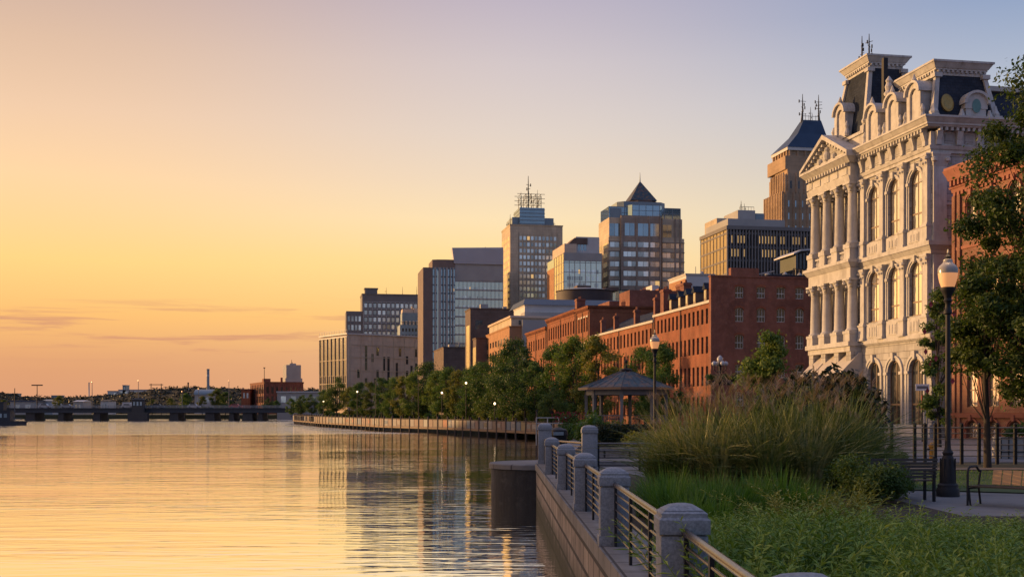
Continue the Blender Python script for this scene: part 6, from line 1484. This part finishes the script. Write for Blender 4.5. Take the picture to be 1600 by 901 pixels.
# bush by the left bench
BB = bush_mesh(20, 1.0, 1.2, .045, 5200, 'leafB')
for px, Y_, s, lb in ((1377,23.65,.72,'dark leafy bush overlapping the left bench'),(1396,25.2,.6,'small dark bush at the left end of the dark bench'),(1356,23.6,.8,'leafy dark bush hiding half of the dark bench'),(1335,25.2,.7,'dark bush at the foot of the tall grass mound'),(1398,36,.5,'light green plant climbing the park fence'),):
    plant('bush', (None, BB), lb, 'bush', (X(px,Y_), Y_, G), px, (s,s,s*(.78 if px == 1377 else 1.05)))
# lawn blades
m = MB(); rl_ = random.Random(4)
for _ in range(9000):
    y = rl_.uniform(26.2,36.2); x0 = 8.9 if y > 28.2 else 13.2; x = rl_.uniform(x0, 18.5)
    q = rl_.uniform(0,6.28); d = Vector((cos(q), sin(q), 0)); blade(m, Vector((x,y,G+.01)), d, rl_.uniform(.04,.09), .012, .2, .2, 2)
tag(m.build('lawn_grass', M['grassG']), 'short green lawn between the path and the park fence', 'grass', None, 'stuff')
# ------------------------------------------------------------------ gazebo, lamps, benches, fence, furniture
gy = 90.0; gx = X(978, gy); gzf = G+.55
g = thing('gazebo', 'eight sided gazebo with a weathered blue grey metal roof by the water', 'gazebo', (gx, gy, G), radians(11))
R8 = lambda r, z, o=0: [(r*cos(pi/8+pi/4*k+o), r*sin(pi/8+pi/4*k+o), z) for k in range(8)]
MB().lathe([(3.6,0),(3.6,.5),(3.7,.5),(3.7,.58)], n=8).build('floor', M['paintg'], g)
er = 3.72; ez = Z(606,gy)-G; az = Z(580,gy)-G; m = MB()
prof = [(er,ez),(er*.62,ez+(az-ez)*.42),(er*.3,ez+(az-ez)*.8),(.42,az)]
vs = [R8(r,z) for r, z in prof]; 
for a, c_ in zip(vs, vs[1:]):
    for k in range(8): m.quad(a[k], a[(k+1)%8], c_[(k+1)%8], c_[k])
m.add(R8(.42,az), [tuple(range(8))]); m.add(R8(er,ez-.02), [tuple(range(8))])
ro = m.build('roof', M['rooftin'], g); m = MB()
for k in range(8): m.tube([vs[0][k], vs[1][k], vs[2][k], vs[3][k]], .05, 6)
for k in range(8):
    for j in (.25,.5,.75):
        a = Vector(vs[0][k]).lerp(Vector(vs[0][(k+1)%8]), j); c_ = Vector(vs[1][k]).lerp(Vector(vs[1][(k+1)%8]), j); d_ = Vector(vs[2][k]).lerp(Vector(vs[2][(k+1)%8]), j); m.tube([a+Vector((0,0,.01)),c_+Vector((0,0,.01)),d_+Vector((0,0,.01))], .018, 4)
link('seam', m.mesh('seam', M['rooftin']), ro)
m = MB(); a = R8(er+.05, ez-.16); c_ = R8(er+.05, ez+.03); d_ = R8(er-.25, ez-.16)
for k in range(8): m.quad(a[k],a[(k+1)%8],c_[(k+1)%8],c_[k]); m.quad(a[k],a[(k+1)%8],d_[(k+1)%8],d_[k])
m.build('fascia', M['frameb'], g)
m = MB(); a = R8(3.2, ez-.55); c_ = R8(3.2, ez-.15); d_ = R8(3.05, ez-.55); e_ = R8(3.05, ez-.15)
for k in range(8): n_ = (k+1)%8; m.quad(a[k],a[n_],c_[n_],c_[k]); m.quad(d_[k],d_[n_],e_[n_],e_[k]); m.quad(a[k],a[n_],d_[n_],d_[k])
m.build('beam', M['paintg'], g)
cm_ = MB().box(-.11,.11,-.11,.11,.55,ez-.15); cm_.box(-.15,.15,-.15,.15,.55,.8); cm_.box(-.15,.15,-.15,.15,ez-.75,ez-.55); cmm = cm_.mesh('column', M['paintg'])
for p in R8(3.12, 0): link('column', cmm, g, p, atan2(p[1],p[0]))
m = MB(); pr = R8(3.12, 0)
for k in range(8):
    if k == 5: continue
    a, c_ = Vector(pr[k]), Vector(pr[(k+1)%8])
    for z_ in (.75, 1.5): m.tube([a+Vector((0,0,z_)), c_+Vector((0,0,z_))], .035, 6)
    for j in range(1, 14): p = a.lerp(c_, j/14.); m.tube([p+Vector((0,0,.75)), p+Vector((0,0,1.5))], .016, 5)
m.build('balustrade', M['paintg'], g)
m = MB(); m.lathe([(.46,az-.05),(.5,az+.12),(.42,az+.2),(.1,az+.25),(.07,az+.6),(.15,az+.75),(.05,az+.95),(.02,az+1.5)], n=10); m.build('finial', M['iron'], g, 40)
m = MB(); m.box(-1.6,-.4,-.4,.4,1.2,1.28); m.box(-1.05,-.95,-.05,.05,.58,1.2); m.box(.5,1.7,.2,1.0,1.2,1.28); m.box(1.05,1.15,.55,.65,.58,1.2)
tag(m.build('picnic_table', M['woodd'], None, 0, 0, (gx,gy,G)), 'pair of dark table tops standing inside the gazebo', 'table')

def lamp_post(label, x, y, group='lit black park lamps'):
    t = thing('park_lamp', label, 'lamp post', (x, y, G), 0, group)
    m = MB(); m.lathe([(.25,0),(.25,.16),(.22,.2),(.22,.26),(.18,.3),(.17,.62),(.13,.85),(.10,.92),(.12,.98),(.075,1.05),(.062,1.15),(.05,4.05),(.09,4.08),(.09,4.14),(.06,4.18),(.055,4.3),(.1,4.36),(.07,4.42),(.13,4.56),(.16,4.6),(.16,4.66)], n=20); m.build('post', M['iron'], t, 40)
    m = MB()
    for k in range(8): q = 2*pi*k/8; m.box(-.012,.012,-.012,.012,.3,.85, Matrix.Translation((.165*cos(q),.165*sin(q),0)))
    m.build('base_fluting', M['iron'], t)
    m = MB(); m.lathe([(.14,4.66),(.18,4.78),(.2,4.88),(.214,4.97)], n=20); m.build('lamp_glass', M['lampgl'], t, 60)
    m = MB(); m.lathe([(.214,4.97),(.217,5.02),(.215,5.07),(.18,5.14),(.12,5.19),(.1,5.22),(.1,5.27),(.05,5.3),(.05,5.34),(.02,5.36),(.015,5.5)], n=20); m.build('lamp_cap', M['lampcap'], t, 40)
    m = MB(); m.lathe([(.06,5.3),(.07,5.34),(.02,5.4),(.012,5.52)], n=10); m.build('rim', M['iron'], t)
    pl = bpy.data.lights.new('lamp_light', 'POINT'); pl.energy = 14; pl.color = (1,.6,.28); pl.shadow_soft_size = .2
    lo = bpy.data.objects.new('lamp_light', pl); COL.objects.link(lo); lo.parent = t; lo.location = (0,0,5.6)
    return t
lamp_post('tall black lamp post with a lit urn shaped globe near the right benches', X(1481,25.7), 25.7)
lamp_post('smaller looking black lamp post with a lit globe in front of the gazebo', X(1023,51.5), 51.5)
# cluster lamp with white globes and hanging baskets
t = thing('globe_lamp', 'ornate dark lamp standard with white globes and hanging baskets before the brick wall', 'lamp post', (X(1125,70), 70, G))
H = Z(572,70)-G
MB().lathe([(.25,0),(.22,.5),(.12,.7),(.08,1),(.07,H),(.14,H+.05),(.1,H+.2)], n=12).build('post', M['iron'], t, 40)
gm = MB().lathe([(.02,0),(.22,.08),(.3,.25),(.28,.42),(.14,.54),(.1,.6),(.02,.62)], n=16).mesh('globe', M['globew'], 60)
o = link('globe', gm, t, (0,0,H+.2)); o.scale = (.62,.62,.75); sm = MB().lathe([(.02,0),(.16,.06),(.21,.18),(.18,.3),(.06,.38)], n=14).mesh('globe', M['globew'], 60)
for k in range(4): q = pi/2*k+.25; link('globe', sm, t, (.38*cos(q), .38*sin(q), H+.02), 0, .75); MB().tube([(0,0,H-.3),(.25*cos(q),.25*sin(q),H-.35),(.38*cos(q),.38*sin(q),H-.2),(.38*cos(q),.38*sin(q),H+.04)], .03, 6).build('arm', M['iron'], t)
bk = bush_mesh(50, .5, .6, .07, 500, 'leafB')
for s in (-1, 1): o = MB().lathe([(.1,0),(.3,.12),(.34,.3)], (s*.48,0,H-1.15), 12).build('basket', M['iron'], t); link('foliage', bk, o, (s*.48,0,H-1.05)); MB().tube([(0,0,H-.5),(s*.48,0,H-.5),(s*.48,0,H-.85)], .025, 6).build('arm', M['iron'], t)

# lamps along the promenade
pl_ = [(564,236,613,'lit promenade lamp far left in front of the tan hall'),(660,206,598,'tall thin promenade pole lamp before the service block'),(697,186,615,'lit promenade lamp in the middle of the boardwalk trees'),(735,172,600,'lit promenade lamp right of the middle one'),(593,226,596,'unlit looking slim promenade pole between yellowing trees'),(511,262,628,'small lit lamp at the left end of the promenade'),(780,158,632,'low lit lamp near the right end of the boardwalk')]
for px, Y_, top, lb in pl_:
    t = thing('promenade_lamp', lb, 'lamp post', (X(px,Y_)-.6, Y_-1.2, bwz), 0, 'lamps along the boardwalk'); H = Z(top,Y_)-bwz
    MB().lathe([(.12,0),(.07,.4),(.055,H)], n=8).build('pole', M['iron'], t)
    if top in (598,596): MB().lathe([(.12,0),(.12,.3),(.02,.4)], (0,0,H), 8).build('cap', M['iron'], t)
    else: MB().lathe([(.06,0),(.14,.09),(.15,.22),(.06,.32)], (0,0,H), 10).build('lantern', M['bulb'], t, 60)

# benches
def bench_dark(label, loc, rz):
    t = thing('park_bench', label, 'bench', loc, rz)
    W = 1.75
    m = MB()
    for k in range(6): m.box(-W/2, W/2, .2+k*.012, .235+k*.012, .50+k*.072, .552+k*.072)
    m.build('backrest', M['woodd'], t); m = MB()
    for k in range(5): m.box(-W/2, W/2, -.26+k*.09, -.185+k*.09, .43, .455)
    m.build('seat', M['woodd'], t)
    for s in (-1, 1):
        x = s*(W/2-.05); m = MB(); m.box(x-.025,x+.025,.19,.25,0,.95); m.build('leg', M['iron'], t); m = MB(); m.box(x-.025,x+.025,-.27,-.22,0,.64); m.box(x-.025,x+.025,-.29,.22,.62,.66); m.build('arm_frame', M['iron'], t)
    return t
bench_dark('dark slatted bench seen from behind beside the bushes', (X(1393,24.4), 24.4, G), pi+.06)
t = thing('park_bench', 'bench with a curved iron arm and golden wooden back slats at the right edge', 'bench', (X(1517,23.4)+.76, 22.8, G), radians(-46))
Wb = 1.9
m = MB()
for k in range(9): m.box(-Wb/2+.26+k*.2, -Wb/2+.435+k*.2, 0, .03, 0, .30, Matrix.Translation((0,.24,.42)) @ Matrix.Rotation(radians(-14),4,'X'))
m.build('backrest', M['wood'], t); m = MB()
for k in range(5): m.box(-Wb/2, Wb/2+.9, -.28+k*.105, -.19+k*.105, .36+.008*abs(k-2), .39+.008*abs(k-2))
m.build('seat', M['woodd'], t)
m = MB(); m.tube([(-Wb/2,-.3,0),(-Wb/2,-.3,.66),(-Wb/2,-.27,.74),(-Wb/2,-.2,.78),(-Wb/2,.1,.78),(-Wb/2,.24,.68)], .024, 8); m.build('arm', M['iron'], t, 60)
for xx in (-Wb/2, .2, Wb/2): m = MB(); m.tube([(xx,.3,0),(xx,.2,.38),(xx,.3,.7)], .022, 8); m.tube([(xx,-.28,.345),(xx,.22,.345)], .02, 6); m.tube([(xx,-.25,.345),(xx+.06,-.3,0)], .02, 6); m.build('leg', M['iron'], t, 60)

# park fence behind the lawn
fy = 41.0; t = thing('park_fence', 'black post and rail fence with sunlit top rail between lawn and street', 'fence', (X(1335,fy), fy, G), radians(-1))
L = X(1640,fy)-X(1335,fy); zt = Z(666,fy)-G
for k in range(6): MB().tube([(0,0,zt-.04-k*.2),(L,0,zt-.04-k*.2)], .026 if k == 0 else .018, 8).build('rail', M['fencerail'], t, 60)
pmx = MB().box(-.05,.05,-.05,.05,0,zt+.04); pmx.lathe([(.06,0),(.07,.04),(.02,.1)], (0,0,zt+.04), 8); pmm = pmx.mesh('post', M['iron'])
for px in (1362,1393,1429,1445,1461,1502,1529,1557,1585,1612): link('post', pmm, t, (X(px,fy)-X(1335,fy), .03, 0))
t = thing('planter_box', 'pale gridded planter box behind the fence at the right', 'planter', (X(1588,46), 46, G)); MB().box(-.8,.8,-.4,.4,0,.85).build('box', M['greyconc'], t)
m = MB()
for k in range(6): m.box(-.8+k*.31,-.77+k*.31,-.43,-.4,0,.85)
for z_ in (.25,.55,.82): m.box(-.8,.8,-.43,-.4,z_,z_+.03)
m.build('frame', M['iron'], t); link('foliage', bush_mesh(60, .7, .7, .06, 900, 'leafA'), t, (0,0,.8))
t = thing('hydrant', 'small yellow orange hydrant beyond the park fence', 'hydrant', (X(1456,44), 44, G)); m = MB(); m.lathe([(.13,0),(.13,.06),(.1,.08),(.1,.5),(.13,.52),(.13,.56),(.1,.64),(.03,.7)], n=12); m.build('body', pbr('hydrant_yellow', (.5,.24,.03), None, rough=.45), t, 40); m = MB(); m.tube([(-.17,0,.42),(.17,0,.42)], .05, 8); m.build('nozzle', M['iron'], t)
# cafe chairs by the doorway
for i, (px, lb) in enumerate(((1362,'white cafe chair left of the pair by the arched doorways'),(1387,'white cafe chair right of the pair by the arched doorways'))):
    t = thing('cafe_chair', lb, 'chair', (X(px,70), 70, G), .4-i, 'white chairs before the custom house'); m = MB()
    ring = [(.42*cos(pi*k/8), .28, .55+.62*sin(pi*k/8)) for k in range(9)]; m.tube(ring, .03, 6)
    for k in range(1, 6): m.tube([(-.42+.14*k,.28,.55),(-.42+.14*k,.28,.55+.62*sqrt(max(.05,1-(-1+k/3.)**2)))], .014, 5)
    m.build('backrest', M['globew'], t); MB().lathe([(.4,.5),(.42,.54),(.4,.56)], n=14).build('seat', M['globew'], t)
    for sx in (-1,1):
        for sy in (-1,1): MB().tube([(sx*.28,sy*.25,.5),(sx*.34,sy*.3,0)], .022, 5).build('leg', M['globew'], t)
# stone seats and steps inside the return railing
for i, (y, z0, lb) in enumerate(((39.5,.05,'low grey stone step just behind the return railing'),(46.0,.3,'long grey stone bench wall behind the low step'))):
    t = thing('stone_step', lb, 'step', (X(925,y), y, G)); MB().box(0, 6.4, 0, 1.1, 0, z0).build('block', M['quay'], t); MB().box(-.05, 6.45, -.06, 1.12, z0, z0+.1).build('slab', M['coping'], t)
t = thing('grill_bin', 'dark rounded litter bin just behind the tall end post', 'bin', (X(872,45), 45, G)); MB().lathe([(.34,0),(.36,.9),(.4,.95),(.36,1.15),(.1,1.25)], n=16).build('body', M['iron'], t, 40); MB().box(-.2,.2,-.4,-.36,.95,1.08).build('flap', M['bluegrey'], t)
t = thing('ramp_railing', 'pale two bar ramp railing left of the flowers', 'railing', (X(838,92), 92, G-.9), 0)
m = MB()
for z_ in (1.3, 1.75, 2.2): m.tube([(0,0,z_),(2.7,.4,z_)], .045, 6)
m.build('rail', M['trimw'], t)
for xx in (0,.9,1.8,2.7): MB().tube([(xx,xx*.15,0),(xx,xx*.15,2.2)], .05, 6).build('post', M['trimw'], t)
t = thing('mooring_piling', 'slim dark pole standing in the water beside the tall end post', 'pole', (X(838.5,96), 96, -1)); MB().tube([(0,0,0),(0,0,4.4)], .07, 8).build('shaft', M['pile'], t); MB().lathe([(.1,4.4),(.1,4.5),(.02,4.55)], n=8).build('cap', M['iron'], t)
# ------------------------------------------------------------------ every separate piece becomes a part of its own
def split_pieces(names, limit=100):
    for o in [o for o in COL.objects if o.type == 'MESH' and o.parent and o.name.split('.')[0] in names and o.data.users == 1]:
        me = o.data; nv = len(me.vertices); par = list(range(nv))
        def find(i):
            while par[i] != i: par[i] = par[par[i]]; i = par[i]
            return i
        for p in me.polygons:
            r = find(p.vertices[0])
            for v in p.vertices[1:]:
                q = find(v)
                if q != r: par[q] = r
        isl = {}
        for i in range(nv): isl.setdefault(find(i), []).append(i)
        if len(isl) < 2: continue
        B = []
        for k, vs in isl.items():
            cs = [me.vertices[i].co for i in vs]; B.append([[min(c[a] for c in cs)-.015 for a in range(3)], [max(c[a] for c in cs)+.015 for a in range(3)], [k]])
        ch = True
        while ch:
            ch = False; out = []
            for b in B:
                for c in out:
                    if all(b[0][a] <= c[1][a] and c[0][a] <= b[1][a] for a in range(3)):
                        c[0] = [min(x, y) for x, y in zip(b[0], c[0])]; c[1] = [max(x, y) for x, y in zip(b[1], c[1])]; c[2] += b[2]; ch = True; break
                else: out.append(b)
            B = out
        if len(B) < 2: continue
        B.sort(key=lambda b: -max(b[1][a]-b[0][a] for a in range(3)))
        which = {}
        for gi, b in enumerate(B):
            for k in b[2]: which[k] = min(gi, limit-1)
        mbs = [MB() for _ in range(min(limit, len(B)))]; idx = {}
        for i in range(nv):
            g_ = which[find(i)]; idx[i] = len(mbs[g_].v); mbs[g_].v.append(tuple(me.vertices[i].co))
        for p in me.polygons: mbs[which[find(p.vertices[0])]].f.append(tuple(idx[v] for v in p.vertices))
        nm = o.name.split('.')[0]; sm = len(me.polygons) and me.polygons[0].use_smooth
        for gi, mb in enumerate(mbs):
            nme = mb.mesh(nm, me.materials[0], 40 if sm else 0)
            if gi == 0: o.data = nme
            else:
                c = link(nm, nme, o.parent, o.location, o.rotation_euler.z)
                if gi == limit-1 and len(B) > limit: c['kind'] = 'stuff'
split_pieces({'slab','downpipe','apron_panel','bracket','hip_trim','frieze_panel','finial','pedestal','carving','fin','pilaster','lintel','buttress','vent','roof_vent','side_window','upper_window','side_glazing',
              'roof_curb','architrave','string_course','raking_cornice','dentil','stripe','belt_course','floor_band','crown_band','spandrel','arch_course','panel','window','roof_plant','parapet','chimney','tower_base'})
